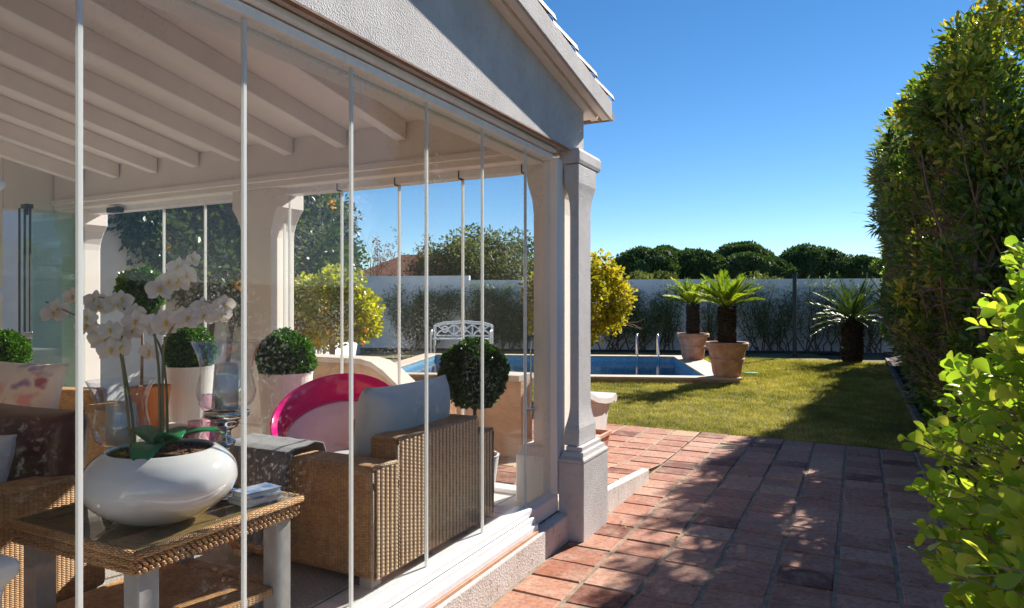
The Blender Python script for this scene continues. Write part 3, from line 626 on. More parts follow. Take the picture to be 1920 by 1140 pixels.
# armchair 1: back toward the facade glass
A1=wicker_seat('wicker_armchair','large brown wicker armchair, back to the glass, charcoal throw over one arm',(-2.435,3.04,FL),-math.pi/2,1.14,.95,M_wickdark,M_seat)
# ribbed woven skin on outer back (local +y side -> world +x)
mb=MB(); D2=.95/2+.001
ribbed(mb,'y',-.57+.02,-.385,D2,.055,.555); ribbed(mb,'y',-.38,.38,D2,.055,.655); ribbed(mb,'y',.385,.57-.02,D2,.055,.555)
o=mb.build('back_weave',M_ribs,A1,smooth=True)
mb=MB()
for xx,h in ((-.5705,.565),(-.3825,.66),(.3825,.66),(.5705,.565)): mb.tube([(xx,D2-.004,.06),(xx,D2-.004,h-.02)],.009,6)
for x0,x1,h in ((-.56,-.39,.562),(-.37,.37,.662),(.39,.56,.562)): mb.tube([(x0,D2-.003,h),(x1,D2-.003,h)],.011,6)
mb.tube([(-.56,D2-.002,.055),(.56,D2-.002,.055)],.009,6)
mb.build('edge_piping',M_rib,A1,smooth=True)
# back cushion, silver grey, resting on the chair
o=(-2.215,3.06,FL+.635); mb=MB(o); cushion(mb,.74,.52,.29,TM(o,rx=R(90-7),rz=R(-90)),puff=4)
c=mb.build('back_cushion',M_cush,smooth=True,loc=o); weld(c); tag(c,'silver grey box cushion leaning on the back of the wicker armchair by the glass','cushion')
# throw over near arm
def throw():
    o=(-2.66,2.45,FL+.57); path=[(2.70,.72),(2.675,.785),(2.62,.80),(2.56,.792),(2.49,.788),(2.452,.775),(2.445,.70),(2.44,.62),(2.436,.54),(2.43,.46),(2.425,.38),(2.42,.33)]
    V=[];F=[];nw=34;pts=[]
    for i in range(len(path)-1):
        for k in range(4):
            t=k/4; pts.append((path[i][0]*(1-t)+path[i+1][0]*t,path[i][1]*(1-t)+path[i+1][1]*t))
    pts.append(path[-1]); n=len(pts)
    for i,(y,z) in enumerate(pts):
        for j in range(nw+1):
            u=j/nw; hang=max(0,(i-20)/(n-20)); x=-2.88+u*(.44-.06*hang)+.03*hang*math.sin(i*.2)
            rip=.018*math.sin(u*19+1.3*math.sin(i*.12))*(.25+hang)+.008*noise.noise((u*9,i*.2,0))
            if y<2.47: V.append((x,y-abs(rip)-.004,z+.04*u*hang*0))
            else: V.append((x,y,z+abs(rip)*.6))
    F=[(i*(nw+1)+j,i*(nw+1)+j+1,(i+1)*(nw+1)+j+1,(i+1)*(nw+1)+j) for i in range(n-1) for j in range(nw)]
    mb=MB(o); mb.add(V,F); c=mb.build('throw_blanket',M_throw,smooth=True,loc=o); s=c.modifiers.new('thick','SOLIDIFY'); s.thickness=.008
    tag(c,'charcoal knitted throw draped over the near arm of the wicker armchair','blanket')
throw()
# sofa 2: left, maroon back cushion, arm beside the end table
S2=wicker_seat('wicker_sofa','honey wicker sofa with maroon leather cushions at the left behind the end table',(-4.05,1.42,FL),0,2.1,.98,M_wick,M_maroon,backh=.50,cat='sofa')
mb=MB(); 
for xx in (-.43,.43): pass
for xx in (-.53,.53):
    mb=MB(); cushion(mb,1.04,.50,.20,TM((xx,.37,.60),rx=R(86)),puff=7); c=mb.build('back_cushion',M_maroon,S2,smooth=True); weld(c)
o=(-3.36,1.52,FL+.56); mb=MB(o); cushion(mb,.42,.42,.15,TM(o,rx=R(72),rz=R(12)),puff=3.5); c=mb.build('scatter_cushion',M_cush,smooth=True,loc=o); weld(c); tag(c,'grey square cushion leaning against the maroon sofa back','cushion')
# armchair 3
A3=wicker_seat('wicker_armchair','sunlit honey wicker armchair beyond the maroon sofa, floral pillow on it',(-5.3,2.75,FL),R(22),1.05,.9,M_wick,M_seat)
o=(-5.18,2.70,FL+.70); mb=MB(o); cushion(mb,.50,.42,.17,TM(o,rx=R(76),rz=R(38),ry=R(4)),puff=3); c=mb.build('floral_pillow',M_floral,smooth=True,loc=o); weld(c); tag(c,'white pillow with blurred pink, green and violet flowers behind the maroon sofa','pillow')
o=(-5.9,2.62,FL+.88)
# end table
et=thing('end_table','square wicker end table with glass top and grey wooden legs, white bowl on it','table',(-2.385,1.74,FL))
T=(-2.385,1.74,FL)
x0,x1,y0,y1=-2.74,-2.03,1.38,2.10; zt=.72
fr=MB(T); 
fr.box(x0+.02,x1-.02,y0+.02,y0+.075,zt-.075,zt-.008); fr.box(x0+.02,x1-.02,y1-.075,y1-.02,zt-.075,zt-.008); fr.box(x0+.02,x0+.075,y0+.0755,y1-.0755,zt-.075,zt-.008); fr.box(x1-.075,x1-.02,y0+.0755,y1-.0755,zt-.075,zt-.008)
fr.build('wicker_frame',M_wick,et,bevel=.006)
bd=MB(T)
# braided edge: rounded piping with twisted strands
def braid(mb,p,q,z,r=.011,k=2,pitch=.045):
    p=Vector(p);q=Vector(q);L=(q-p).length; n=int(L/.006); d=(q-p)/n; nx=Vector((-d.y,d.x,0)).normalized()
    for s in range(k):
        pts=[]
        for i in range(n+1):
            an=2*math.pi*(i*L/n)/pitch+s*math.pi*2/k; pts.append(p+d*i+nx*math.cos(an)*r*.7+Vector((0,0,z+math.sin(an)*r*.9)))
        mb.tube(pts,r*.62,6)
cs=[(x0,y0),(x1,y0),(x1,y1),(x0,y1)]
for i in range(4):
    a=cs[i];b_=cs[(i+1)%4]; av=Vector((*a,0));bv=Vector((*b_,0))
    bd.tube([av+Vector((0,0,zt-.014)),bv+Vector((0,0,zt-.014))],.0155,8)
    sc_=.018; ctr=Vector((-2.385,1.74,0)); ai=av+(ctr-av).normalized()*sc_; bi=bv+(ctr-bv).normalized()*sc_
    braid(bd,ai,bi,zt-.046,.012); braid(bd,ai,bi,zt-.070,.011)
bd.build('braided_edge',M_wick,et,smooth=True)
MB(T).box(x0+.012,x1-.012,y0+.012,y1-.012,zt-.0075,zt+.0).build('glass_top',M_tabletop,et,bevel=.002)
MB(T).box(x0+.0755,x1-.0755,y0+.0755,y1-.0755,zt-.030,zt-.018).build('woven_panel',M_wick,et)
for a,b_ in cs:
    sx=1 if a<-2.4 else -1; sy=1 if b_<1.7 else -1
    xa,xb=sorted((a+sx*.03,a+sx*.105)); ya,yb=sorted((b_+sy*.03,b_+sy*.105))
    MB(T).box(xa,xb,ya,yb,FL,zt-.0755).build('leg',M_greywood,et,bevel=.004)
mb=MB(T); mb.box(x0+.045,x1-.045,y0+.11,y1-.11,.34,.375); mb.box(x0+.11,x1-.11,y0+.045,y0+.1095,.34,.375); mb.box(x0+.11,x1-.11,y1-.1095,y1-.045,.34,.375); mb.build('lower_shelf',M_wick,et,bevel=.006)
# bowl
BC=(-2.285,1.655,zt+.001)
bowl=thing('orchid_bowl','glossy white oval ceramic bowl holding the orchids on the end table','bowl',BC)
pr=[(.0,0),(.10,.0),(.14,.006),(.19,.035),(.235,.075),(.258,.115),(.262,.145),(.252,.185),(.225,.22),(.195,.243),(.182,.250),(.175,.248),(.174,.24),(.185,.22),(.20,.20),(.12,.195),(0,.195)]
import bisect
def smoothprof(pr,k=4):
    out=[]
    for i in range(len(pr)-1):
        p0=pr[max(i-1,0)];p1=pr[i];p2=pr[i+1];p3=pr[min(i+2,len(pr)-1)]
        for s in range(k):
            t=s/k; f=lambda a,b,c,d:.5*((2*b)+(-a+c)*t+(2*a-5*b+4*c-d)*t*t+(-a+3*b-3*c+d)*t**3)
            out.append((max(0,f(p0[0],p1[0],p2[0],p3[0])),f(p0[1],p1[1],p2[1],p3[1])))
    out.append(pr[-1]); return out
mb=MB(); mb.lathe(smoothprof(pr[:13]),(0,0,0),64,cap=False); mb.build('vessel',M_ceramic,bowl,smooth=True)
mb=MB(); mb.lathe([(.178,.225),(.14,.232),(.08,.236),(.001,.234)],(0,0,0),28); mb.build('bark_mulch',M_barkchip,bowl,smooth=True)
n=500; P=np.stack([rng.uniform(-.16,.16,n),rng.uniform(-.16,.16,n),np.full(n,.232)],-1); P=P[(P[:,0]**2+P[:,1]**2)<.165**2]
leaves('bark_chips',M_barkchip,bowl,P,rng.normal(size=(len(P),3))*[1,1,.3],.022,T_DIA)
# orchids
def strap_leaf(mb,base,d,L,W,droop=.4,n=10):
    base=Vector(base); d=Vector(d).normalized(); side=d.cross(Vector((0,0,1))).normalized(); p=base.copy(); vs=[];fs=[]
    for i in range(n+1):
        t=i/n; w=W*(math.sin(math.pi*min(1,t*.86+.14))**.6)*(1 if t<.85 else max(.02,(1-t)/.15)); 
        up=side.cross(d).normalized()
        vs+=[p-side*w/2+up*w*.13,p,p+side*w/2+up*w*.13]
        d=(d+Vector((0,0,-droop*(.3+t)/n*3))).normalized(); p=p+d*L/n
    for i in range(n):
        a=i*3; fs+=[(a,a+1,a+4,a+3),(a+1,a+2,a+5,a+4)]
    mb.add(vs,fs)
def flower(mp,my,c,nrmv,s):
    z=Vector(nrmv).normalized(); x=z.cross(Vector((0,0,1))); x=x.normalized() if x.length>.1 else Vector((1,0,0)); y=x.cross(z)*-1
    if y.z<0: y=-y
    c=Vector(c); 
    def petal(an,L,W,cup):
        d=x*math.cos(an)+y*math.sin(an); q=z.cross(d); vs=[];n=6
        for i in range(n+1):
            t=i/n; w=W*math.sin(math.pi*(t*.9+.08))**.7
            for k in (-1,-.5,0,.5,1): vs.append(c+d*L*t+q*w*k*.5+z*(cup*L*(t*t)-.12*w*abs(k)+.006))
        fs=[(i*5+k,i*5+k+1,i*5+k+6,i*5+k+5) for i in range(n) for k in range(4)]; mp.add(vs,fs)
    for an,L,W in ((0.12,.52,.62),(math.pi-.12,.52,.62)): petal(an,L*s,W*s,.12)
    for an in (math.pi/2,math.pi*1.22,math.pi*1.78): petal(an,.5*s,.34*s,-.05)
    my.lathe([(.0,0),(.07*s,.02*s),(.05*s,.09*s),(0,.13*s)],c+z*.005,8); my.tube([c+z*.01,c+z*s*.16-y*s*.07,c+z*s*.19-y*s*.17],[.035*s,.05*s,.01*s],6)
def orchid(name,label,stems,seedv,leafs):
    o=thing(name,label,'orchid',(BC[0],BC[1],BC[2]+.24)); of=Vector(o.location); random.seed(seedv)
    for pts,fl in stems:
        mb=MB(of); n=len(pts); sp=[]
        V=[Vector(p) for p in pts]
        for i in range(n-1):
            p0=V[max(i-1,0)];p1=V[i];p2=V[i+1];p3=V[min(i+2,n-1)]
            for k in range(6):
                t=k/6; sp.append(.5*((2*p1)+(-p0+p2)*t+(2*p0-5*p1+4*p2-p3)*t*t+(-p0+3*p1-3*p2+p3)*t**3))
        sp.append(V[-1]); mb.tube(sp,[.0052*(1-.6*i/len(sp))for i in range(len(sp))],7); st=mb.build('stem',M_stemg,o,smooth=True)
        m=len(sp); start=int(m*fl[0]); cnt=fl[1]
        for k in range(cnt):
            i=min(m-1,int(start+(m-1-start)*k/max(1,cnt-1))); c=sp[i]; side=1 if k%2 else -1
            s=.82*fl[2]*(1.05-.25*k/cnt)*random.uniform(.9,1.1)
            cam=Vector((0-c.x,0-c.y,.15)).normalized(); rtv=Vector((Rt[0],Rt[1],0))
            nv=cam*.75+rtv*random.uniform(-.5,.5)+Vector((0,0,random.uniform(-.35,.25)))
            c2=c+Vector((0,0,-.018+random.uniform(-.03,.03)))+rtv*side*s*.30+cam*random.uniform(-.01,.035)
            mp=MB(of);my=MB(of); flower(mp,my,c2,nv,s); mp.tube([c,c2],.0016,4)
            fo=mp.build('flower',M_petal,o,smooth=True); my.build('flower_lip',M_yellow,fo,smooth=True)
    mb=MB(of)
    for (d,L,W,dr) in leafs: strap_leaf(mb,of+Vector(d)*.02+Vector((0,0,.012)),(d[0],d[1],d[2]+.25),L*1.1,W*1.1,dr)
    l=mb.build('leaf',M_orleaf,o,smooth=True); s=l.modifiers.new('thick','SOLIDIFY'); s.thickness=.003
def bp(px,py,d): p=at_px(px,d); p.z=H-(py-570)/FPX*d; return p
orchid('orchid','cream white orchid spray arching to the left above the bowl',[
  ([bp(248,868,2.42),bp(238,760,2.42),bp(225,660,2.42),bp(205,620,2.42),bp(160,600,2.40),bp(85,565,2.36)],(.42,8,.11)),
  ([bp(254,868,2.44),bp(247,770,2.44),bp(228,650,2.46),bp(240,590,2.50),bp(200,560,2.52),bp(150,556,2.54)],(.50,7,.11))],3,
  [((-.9,.1,.25),.20,.085,.35),((.55,-.8,.25),.19,.095,.75)])
orchid('orchid','cream white orchid spray rising upright and arching to the right above the bowl',[
  ([bp(300,835,2.46),bp(298,700,2.46),bp(290,600,2.48),bp(318,540,2.5),bp(340,500,2.5),bp(352,470,2.5)],(.58,6,.11)),
  ([bp(306,838,2.46),bp(305,720,2.46),bp(310,640,2.46),bp(345,590,2.46),bp(385,565,2.46),bp(425,590,2.46)],(.5,7,.11)),
  ([bp(314,838,2.52),bp(312,730,2.52),bp(300,650,2.52),bp(270,610,2.5),bp(240,590,2.5)],(.55,4,.10))],5,
  [((.8,.5,.35),.20,.08,.4),((.6,-.2,.3),.19,.08,.5),((-.2,.9,.3),.16,.08,.4)])
# hurricane candle holders
def hurricane(label,x,y,z0,stem,gz,gh,gr,candle=(.055,.2),group=None):
    t=thing('hurricane_candle_holder',label,'candle holder',(x,y,z0))
    if stem: pr=[(.075,0),(.078,.008),(.06,.018),(.025,.03),(.018,.05),(.03,.065),(.018,.08),(.014,gz*.55),(.03,gz*.6),(.035,gz*.65),(.018,gz*.7),(.02,gz*.78),(.045,gz*.82),(.05,gz*.9),(.085,gz*.93),(.088,gz-.001),(.0,gz-.001)]
    else: pr=[(.06,0),(.062,.01),(.03,.03),(.022,.06),(.028,gz*.6),(.022,gz*.75),(.05,gz*.9),(.052,gz-.001),(0,gz-.001)]
    mb=MB(); mb.lathe(smoothprof(pr[:-1],3)+[pr[-1]],(0,0,0),28); mb.build('base',M_silver,t,smooth=True)
    g=[(.02,gz),(.055,gz+.006),(gr*.72,gz+.03),(gr*.84,gz+.08),(gr*.78,gz+gh*.45),(gr*.74,gz+gh*.6),(gr*.82,gz+gh*.8),(gr,gz+gh)]
    gg=smoothprof(g,4); mb=MB(); mb.lathe(gg+[(r-.003,z) for r,z in gg[::-1]],(0,0,0),40,cap=False); mb.build('glass_shade',M_hurr,t,smooth=True)
    mb=MB(); r,h=candle; mb.lathe([(0,gz+.012),(r,gz+.012),(r,gz+h),(r-.006,gz+h+.003),(r*.6,gz+h-.008),(0,gz+h-.01)],(0,0,0),24,cap=False); mb.tube([(0,0,gz+h-.012),(.003,0,gz+h+.012)],.0015,5); mb.build('candle',M_candle,t,smooth=True)
hurricane('tall silver stemmed hurricane candle holder standing right of the orchid bowl',-2.29,1.95,zt+.001,True,.345,.285,.135,(.045,.19))
hurricane('short hurricane candle holder half hidden behind the left side of the bowl',-2.672,1.755,zt+.001,False,.20,.27,.125,(.055,.17))
# crystal pieces on the table
def crystal(label,x,y,pr,seg=8,nm_='crystal_candlestick',cat='crystal ornament',mat=None):
    c=(x,y,zt+.001); mb=MB(c); mb.lathe(pr,c,seg); tag(mb.build(nm_,mat or M_crystal,loc=c),label,cat,'crystal pieces behind the bowl')
crystal('tall faceted crystal candlestick behind the right of the orchid bowl',-2.50,2.03,[(.05,0),(.052,.012),(.02,.03),(.03,.06),(.015,.09),(.034,.13),(.014,.17),(.03,.21),(.014,.24),(.032,.28),(.012,.31),(.038,.35),(.03,.39),(0,.39)])
crystal('short faceted crystal candlestick next to the tall crystal one',-2.43,2.00,[(.045,0),(.045,.012),(.018,.03),(.034,.08),(.014,.12),(.03,.17),(.014,.2),(.036,.25),(.03,.28),(0,.28)])
crystal('square pink crystal tumbler behind the orchid stems',-2.53,1.95,[(.042,0),(.044,.2),(.045,.26),(.041,.26),(.038,.02),(0,.02)],4,'crystal_tumbler')
crystal('round cut crystal ball with pink glints behind the bowl',-2.42,1.93,[(0,0),(.03,.008),(.05,.03),(.055,.055),(.046,.085),(.02,.105),(0,.108)],7,'crystal_ball')
crystal('tall narrow crystal stick furthest back behind the orchid stems',-2.58,2.03,[(.04,0),(.04,.012),(.016,.03),(.028,.07),(.013,.11),(.03,.15),(.013,.19),(.028,.23),(.03,.27),(0,.27)])
o=(-2.60,1.93,zt+.001); mo=thing('moth_orchid','small magenta orchid in a glass pot behind the bowl','orchid',o)
MB().lathe([(.035,0),(.045,.09),(.042,.09),(.032,.008),(0,.008)],(0,0,0),12).build('glass_pot',M_crystal,mo)
mb=MB(); mb.tube([(0,0,.01),(0,0,.12),(.02,.0,.2),(.05,.01,.24)],.003,5); mb.build('stem',M_stemg,mo)
random.seed(11)
for k in range(5):
    mp=MB();my=MB(); c=Vector((-.03+.03*k*random.uniform(.7,1.2),-.02,.15+random.uniform(0,.09))); flower(mp,my,c,(.6,-.75,.1),.055); f=mp.build('flower',M_magentaflower,mo,smooth=True); my.build('flower_lip',M_yellow,f)
# books
for i,(dx,dy,w,dp,h,z,lb,mm) in enumerate(((-2.165,1.99,.20,.15,.022,0,'grey book lying lowest in the stack beside the candle holder',M_seat),(-2.16,1.985,.17,.13,.018,.0225,'blue and white book lying on top of the grey one',M_book))):
    pass
bk=[(-2.13,1.955,.12,.17,.024,0.001,'grey covered book, lower of the two beside the candle holder',M_seat),(-2.128,1.96,.105,.15,.022,.0265,'blue and white book, upper of the two beside the candle holder',M_book)]
for x,y,w,dp,h,z,lb,mm in bk:
    t=thing('book',lb,'book',(x,y,zt+z),R(-8),'books on the end table'); MB().box(-w/2+.004,w/2-.004,-dp/2+.004,dp/2-.004,.003,h-.003).build('pages',M_paper,t); mb=MB(); mb.box(-w/2,w/2,-dp/2,dp/2,0,.0028); mb.box(-w/2,w/2,-dp/2,dp/2,h-.0028,h); mb.box(-w/2,-w/2+.003,-dp/2,dp/2,.0029,h-.0029); mb.build('cover',mm,t)
# pink round chair
pc=thing('bowl_chair','magenta ring lounge chair with pale pink scooped seat beyond the wicker armchair','chair',(-2.96,3.38,FL))
MT=TM((0,0,.60),rx=R(-64),ry=0,rz=0); MT=Matrix.Translation((0,0,.555))@Matrix.Rotation(R(36),4,'Z')@Matrix.Rotation(R(-6),4,'Y')@Matrix.Rotation(R(33),4,'X')
def disc(prof,seg=56,sx=1.,sy=1.,oy=0.):
    vs=[];n=len(prof)
    for r,z in prof:
        for k in range(seg):
            an=2*math.pi*k/seg; vs.append(MT@Vector((r*sx*math.cos(an),r*sy*math.sin(an)+oy,z)))
    return vs,[(i*seg+k,i*seg+(k+1)%seg,(i+1)*seg+(k+1)%seg,(i+1)*seg+k) for i in range(n-1) for k in range(seg)]
pr=[(.27,-.15),(.32,-.10),(.365,-.02),(.395,.05),(.405,.07),(.398,.078),(.388,.07),(.355,-.02),(.31,-.095),(.27,-.14)]
mb=MB(); mb.add(*disc(pr,sx=1.,sy=1.)); mb.build('outer_ring',M_pink,pc,smooth=True)
pr=[(.325,.0),(.332,.006),(.31,-.01),(.28,-.05),(.22,-.085),(.12,-.115),(.005,-.12)]
mb=MB(); mb.add(*disc([(r,z-.03) for r,z in pr],sx=1.,sy=.88,oy=-.05)); s=mb.build('seat_shell',M_pinkshell,pc,smooth=True); so=s.modifiers.new('thick','SOLIDIFY'); so.thickness=.008
mb=MB(); mb.add(*disc([(.326,-.038),(.340,-.03),(.340,-.020),(.326,-.018),(.322,-.03),(.326,-.038)],sx=1.,sy=.88,oy=-.05)); mb.build('seat_rim',M_pink,pc,smooth=True)
for sx,sy in ((-1,-1),(1,-1),(-1,1),(1,1)): MB().tube([(sx*.14,sy*.06,.42),(sx*.24,sy*.2,0)],.011,8).build('leg',M_chrome,pc)
# rug
o=(-3.55,2.55,FL); mb=MB(o); mb.box(-4.6,-2.1,1.55,3.5,FL+.001,FL+.012); tag(mb.build('rug',M_rug,bevel=.004,loc=o),'grey woven rug under the seating','rug')

# ---------------------------------------------------------------- plants in pots (room)
def topiary(label,x,y,zpot,rpot,rball,zball,mat=L_box,trunk=None,z0=FL,pot='planter',leafn=9000,ls=.022,potmat=None,potprof=None,tmat=None):
    t=thing('topiary_plant',label,'plant',(x,y,z0)); h=zpot-z0
    pr=potprof or [(rpot*.72,0),(rpot*.80,h*.3),(rpot*.98,h*.97),(rpot,h),(rpot-.015,h),(rpot-.03,h*.93),(0,h*.93)]
    mb=MB(); mb.lathe(pr,(0,0,0),36,cap=False); mb.build(pot,potmat or M_potwhite,t,smooth=False)
    mb=MB(); mb.lathe([(rpot-.03,h*.935),(.001,h*.95)],(0,0,0),18,cap=False); mb.build('soil',M_soil,t)
    if trunk: mb=MB(); mb.tube([(0,0,h*.9),(.01,.0,(h+zball-z0)/2),(0,0,zball-z0)],[trunk,trunk*.85,trunk*.8],8); mb.build('trunk',tmat or M_barkpale,t,smooth=True)
    mb=MB(); mb.lathe([(0.001,-rball*.86)]+[(rball*.86*math.cos(a),rball*.86*math.sin(a)) for a in [R(q) for q in range(-75,80,15)]]+[(.001,rball*.86)],(0,0,zball-z0),20,cap=False); mb.build('inner_foliage',mat,t)
    P,D=ball_points(leafn,(0,0,zball-z0),rball,shell=.2,lump=.16,seed=x); D=D+rng.normal(size=D.shape)*.7
    leaves('foliage',mat,t,P,D,rng.uniform(.7,1.2,len(P))*ls,T_RND,updown=.5)
    return t
topiary('round clipped boxwood ball in a tall white planter right of the inner column',-3.75,3.72,1.0,.195,.20,1.10)
topiary('boxwood ball in a white planter, half behind the tall candle glass',-5.02,3.90,.98,.19,.20,1.10)
topiary('boxwood ball at the far left edge in front of the folded glass doors',-6.55,3.25,.96,.19,.19,1.08)
topiary('dark leafy standard topiary on a thin trunk behind the wicker armchair',-2.24,3.86,.52,.17,.212,1.045,mat=L_boxdark,trunk=.014,tmat=M_bark,leafn=9000,ls=.028)
# small bonsai-like tree in orange pot on a white stand
st=thing('plant_stand','low white stand holding the orange clay pots','stand',(-5.02,3.50,FL)); MB().box(-.35,.35,-.16,.16,.32,.36).build('top',M_potwhite,st,bevel=.005)
for sx in (-1,1):
    for sy in (-1,1): MB().box(*sorted((sx*.33,sx*.29)),*sorted((sy*.14,sy*.10)),0,.32).build('leg',M_potwhite,st)
op=[(.065,0),(.095,.24),(.10,.25),(.10,.29),(.088,.29),(.085,.25),(0,.25)]
topiary('leafy green standard tree in an orange clay pot behind the orchids',-5.10,3.52,FL+.36+.29,.10,.17,1.60,trunk=.012,z0=FL+.36,pot='pot',potmat=M_orange,potprof=op,leafn=2600,ls=.035,mat=L_box)
t=thing('clay_pot','bright orange clay pot with bare soil, right of the potted tree','pot',(-4.86,3.47,FL+.36)); MB().lathe([(.07,0),(.105,.27),(.112,.28),(.112,.32),(.098,.32),(.095,.28),(0,.27)],(0,0,0),24,cap=False).build('pot',M_orange,t); MB().lathe([(.095,.285),(.001,.295)],(0,0,0),14,cap=False).build('soil',M_soil,t)
# terrace planter trough at the end of parapet
o=(-2.2,6.55,0)
# ================================================================ TERRACE PARAPET AND GARDEN
# parapet along X
def par(name,label,segs,y0,y1,z0=.0):
    c=((segs[0][0]+segs[-1][0])/2,(y0+y1)/2,0); t=thing(name,label,'wall',c); mb=MB(c)
    n=len(segs)
    for (xa,za),(xb,zb_) in zip(segs[:-1],segs[1:]):
        mb.hexa([(xa,y0,z0),(xb,y0,z0),(xb,y1,z0),(xa,y1,z0),(xa,y0,za),(xb,y0,zb_),(xb,y1,zb_),(xa,y1,za)])
    mb.build('wall_body',M_ochre,t); mb=MB(c)
    for (xa,za),(xb,zb_) in zip(segs[:-1],segs[1:]):
        mb.hexa([(xa,y0-.04,za+.001),(xb,y0-.04,zb_+.001),(xb,y1+.04,zb_+.001),(xa,y1+.04,za+.001),(xa,y0-.04,za+.055),(xb,y0-.04,zb_+.055),(xb,y1+.04,zb_+.055),(xa,y1+.04,za+.055)])
    mb.build('coping',M_cope,t)
    return t
par('parapet_wall','ochre garden parapet with white curved coping sloping down, behind the pink chair',[(-6.2,.88),(-4.6,.88),(-4.45,.85),(-4.30,.77),(-4.1,.62),(-3.95,.57),(-3.55,.55)],5.62,5.86)
par('parapet_wall','ochre garden parapet seen through the glass between the topiary and the corner column',[(-3.45,.79),(-2.76,.79)],5.62,5.86)
# scroll-ended wing along Y
c=(-2.6,6.5,0); t=thing('scroll_wall','white curved scroll end of a low rendered wall beside the lawn','wall',c)
ys_=[5.865,6.2,6.5,6.8,7.05,7.25,7.38]; zs_=[.74,.66,.55,.46,.42,.41,.44]; 
mb=MB(c)
poly=[(-2.72,y,z) for y,z in zip(ys_,zs_)]; 
base=[(-2.72,7.26,.3),(-2.72,7.18,.12),(-2.72,7.12,-.02),(-2.72,5.865,-.02)]
mb.prism([Vector(p) for p in poly+base],(.24,0,0)); mb.build('wall_body',M_white,t,bevel=.01)
mb=MB(c); pp=[Vector((-2.60,y,z+.03)) for y,z in zip(ys_,zs_)]
for a,b_ in zip(pp[:-1],pp[1:]):
    mb.hexa([(a.x-.17,a.y,a.z-.028),(a.x+.17,a.y,a.z-.028),(b_.x+.17,b_.y,b_.z-.028),(b_.x-.17,b_.y,b_.z-.028),(a.x-.17,a.y,a.z+.03),(a.x+.17,a.y,a.z+.03),(b_.x+.17,b_.y,b_.z+.03),(b_.x-.17,b_.y,b_.z+.03)])
mb.tube([(-2.77,7.37,.445),(-2.43,7.37,.445)],.045,14); mb.build('scroll_coping',M_white,t)
o=(-2.33,6.28,0); tr=thing('terracotta_trough','small terracotta trough standing at the foot of the scroll wall','planter',o); 
mb=MB(); 
def zt0(y): return tz(-2.3,o[1]+y)
mb.rects([(.09,.20,.0+tz(-2.3,6.28)),(.12,.24,.20),(.135,.255,.205),(.135,.255,.24),(.11,.23,.24),(.10,.22,.20)],(0,0,0)); mb.build('trough',M_terra,tr,bevel=.004)
# pool
pool=thing('swimming_pool','rectangular blue tiled swimming pool with pale stone coping in the lawn','pool',(P0[0],P0[1],0))
of=(P0[0],P0[1],0)
cz=.12
def ring(u0,u1,v0,v1,z0,z1,mb):
    mb.hexa([pw(u0,v0,z0),pw(u1,v0,z0),pw(u1,v1,z0),pw(u0,v1,z0),pw(u0,v0,z1),pw(u1,v0,z1),pw(u1,v1,z1),pw(u0,v1,z1)])
mb=MB(of)
ring(-PL-.4,.62,-.36,0,cz-.045,cz,mb); ring(-PL-.4,.62,PW,PW+.36,cz-.045,cz,mb); ring(-PL-.4,-PL,.0,PW,cz-.045,cz,mb); ring(0,.62,.0,PW,cz-.045,cz,mb)
mb.build('coping',M_coping,pool,bevel=.01)
mb=MB(of); ring(-PL-.36,.58,-.32,-.02,-.1,cz-.046,mb); ring(-PL-.36,.58,PW+.02,PW+.32,-.1,cz-.046,mb); ring(.02,.58,-.02,PW+.02,-.1,cz-.046,mb); ring(-PL-.36,-PL-.02,-.02,PW+.02,-.1,cz-.046,mb)
mb.build('coping_base',M_ochre,pool)
# basin with its own uv-friendly walls (box uv uses world axes, fine for mosaic)
Rm=Matrix.Rotation(pA,4,'Z')
mb=MB(); L_=PL;W_=PW;dp=-1.4
mb.add([(-L_,0,dp),(0,0,dp),(0,W_,dp),(-L_,W_,dp),(-L_,0,cz-.05),(0,0,cz-.05),(0,W_,cz-.05),(-L_,W_,cz-.05)],[(0,1,2,3),(4,5,1,0),(5,6,2,1),(6,7,3,2),(7,4,0,3)])
bs=mb.build('basin',M_mosaic,pool); bs.rotation_euler=(0,0,pA)
mb=MB(); quad(mb,[pw(-PL+.001,.001,-.03),pw(-.001,.001,-.03),pw(-.001,PW-.001,-.03),pw(-PL+.001,PW-.001,-.03)])
tag(mb.build('water',M_water),kind='structure')
# ladder handrails
lad=thing('pool_ladder','two curved stainless steel grab rails at the far corner of the pool','ladder',tuple(pw(-.75,PW-.1,cz)))
for du in (-.95,-.40):
    a=pw(du,PW+.3,cz)-Vector(lad.location); v3=Vector((Vv[0],Vv[1],0))
    MB().tube([a,a+Vector((0,0,.5)),a+Vector((0,0,.56))-v3*.06,a+Vector((0,0,.58))-v3*.15,a+Vector((0,0,.54))-v3*.3,a+Vector((0,0,.3))-v3*.42,a+Vector((0,0,-.5))-v3*.44],.021,10).build('rail',M_chrome,lad,smooth=True)
# garden walls
def wall_pts(name,label,p,q,h,th=.2,mat=M_wallext,cap=True):
    p=Vector(p);q=Vector(q);d=(q-p).normalized();n=Vector((-d.y,d.x,0)); c=(p+q)/2; mb=MB(c)
    mb.hexa([p-Vector((0,0,.1)),q-Vector((0,0,.1)),q+n*th-Vector((0,0,.1)),p+n*th-Vector((0,0,.1)),p+Vector((0,0,h)),q+Vector((0,0,h)),q+n*th+Vector((0,0,h)),p+n*th+Vector((0,0,h))])
    return tag(mb.build(name,mat,loc=c),label,'wall')
W0=pw(5.0,PW+4.15); W1=pw(-12.2,PW+4.15); Wm=pw(-6.2,PW+4.15)
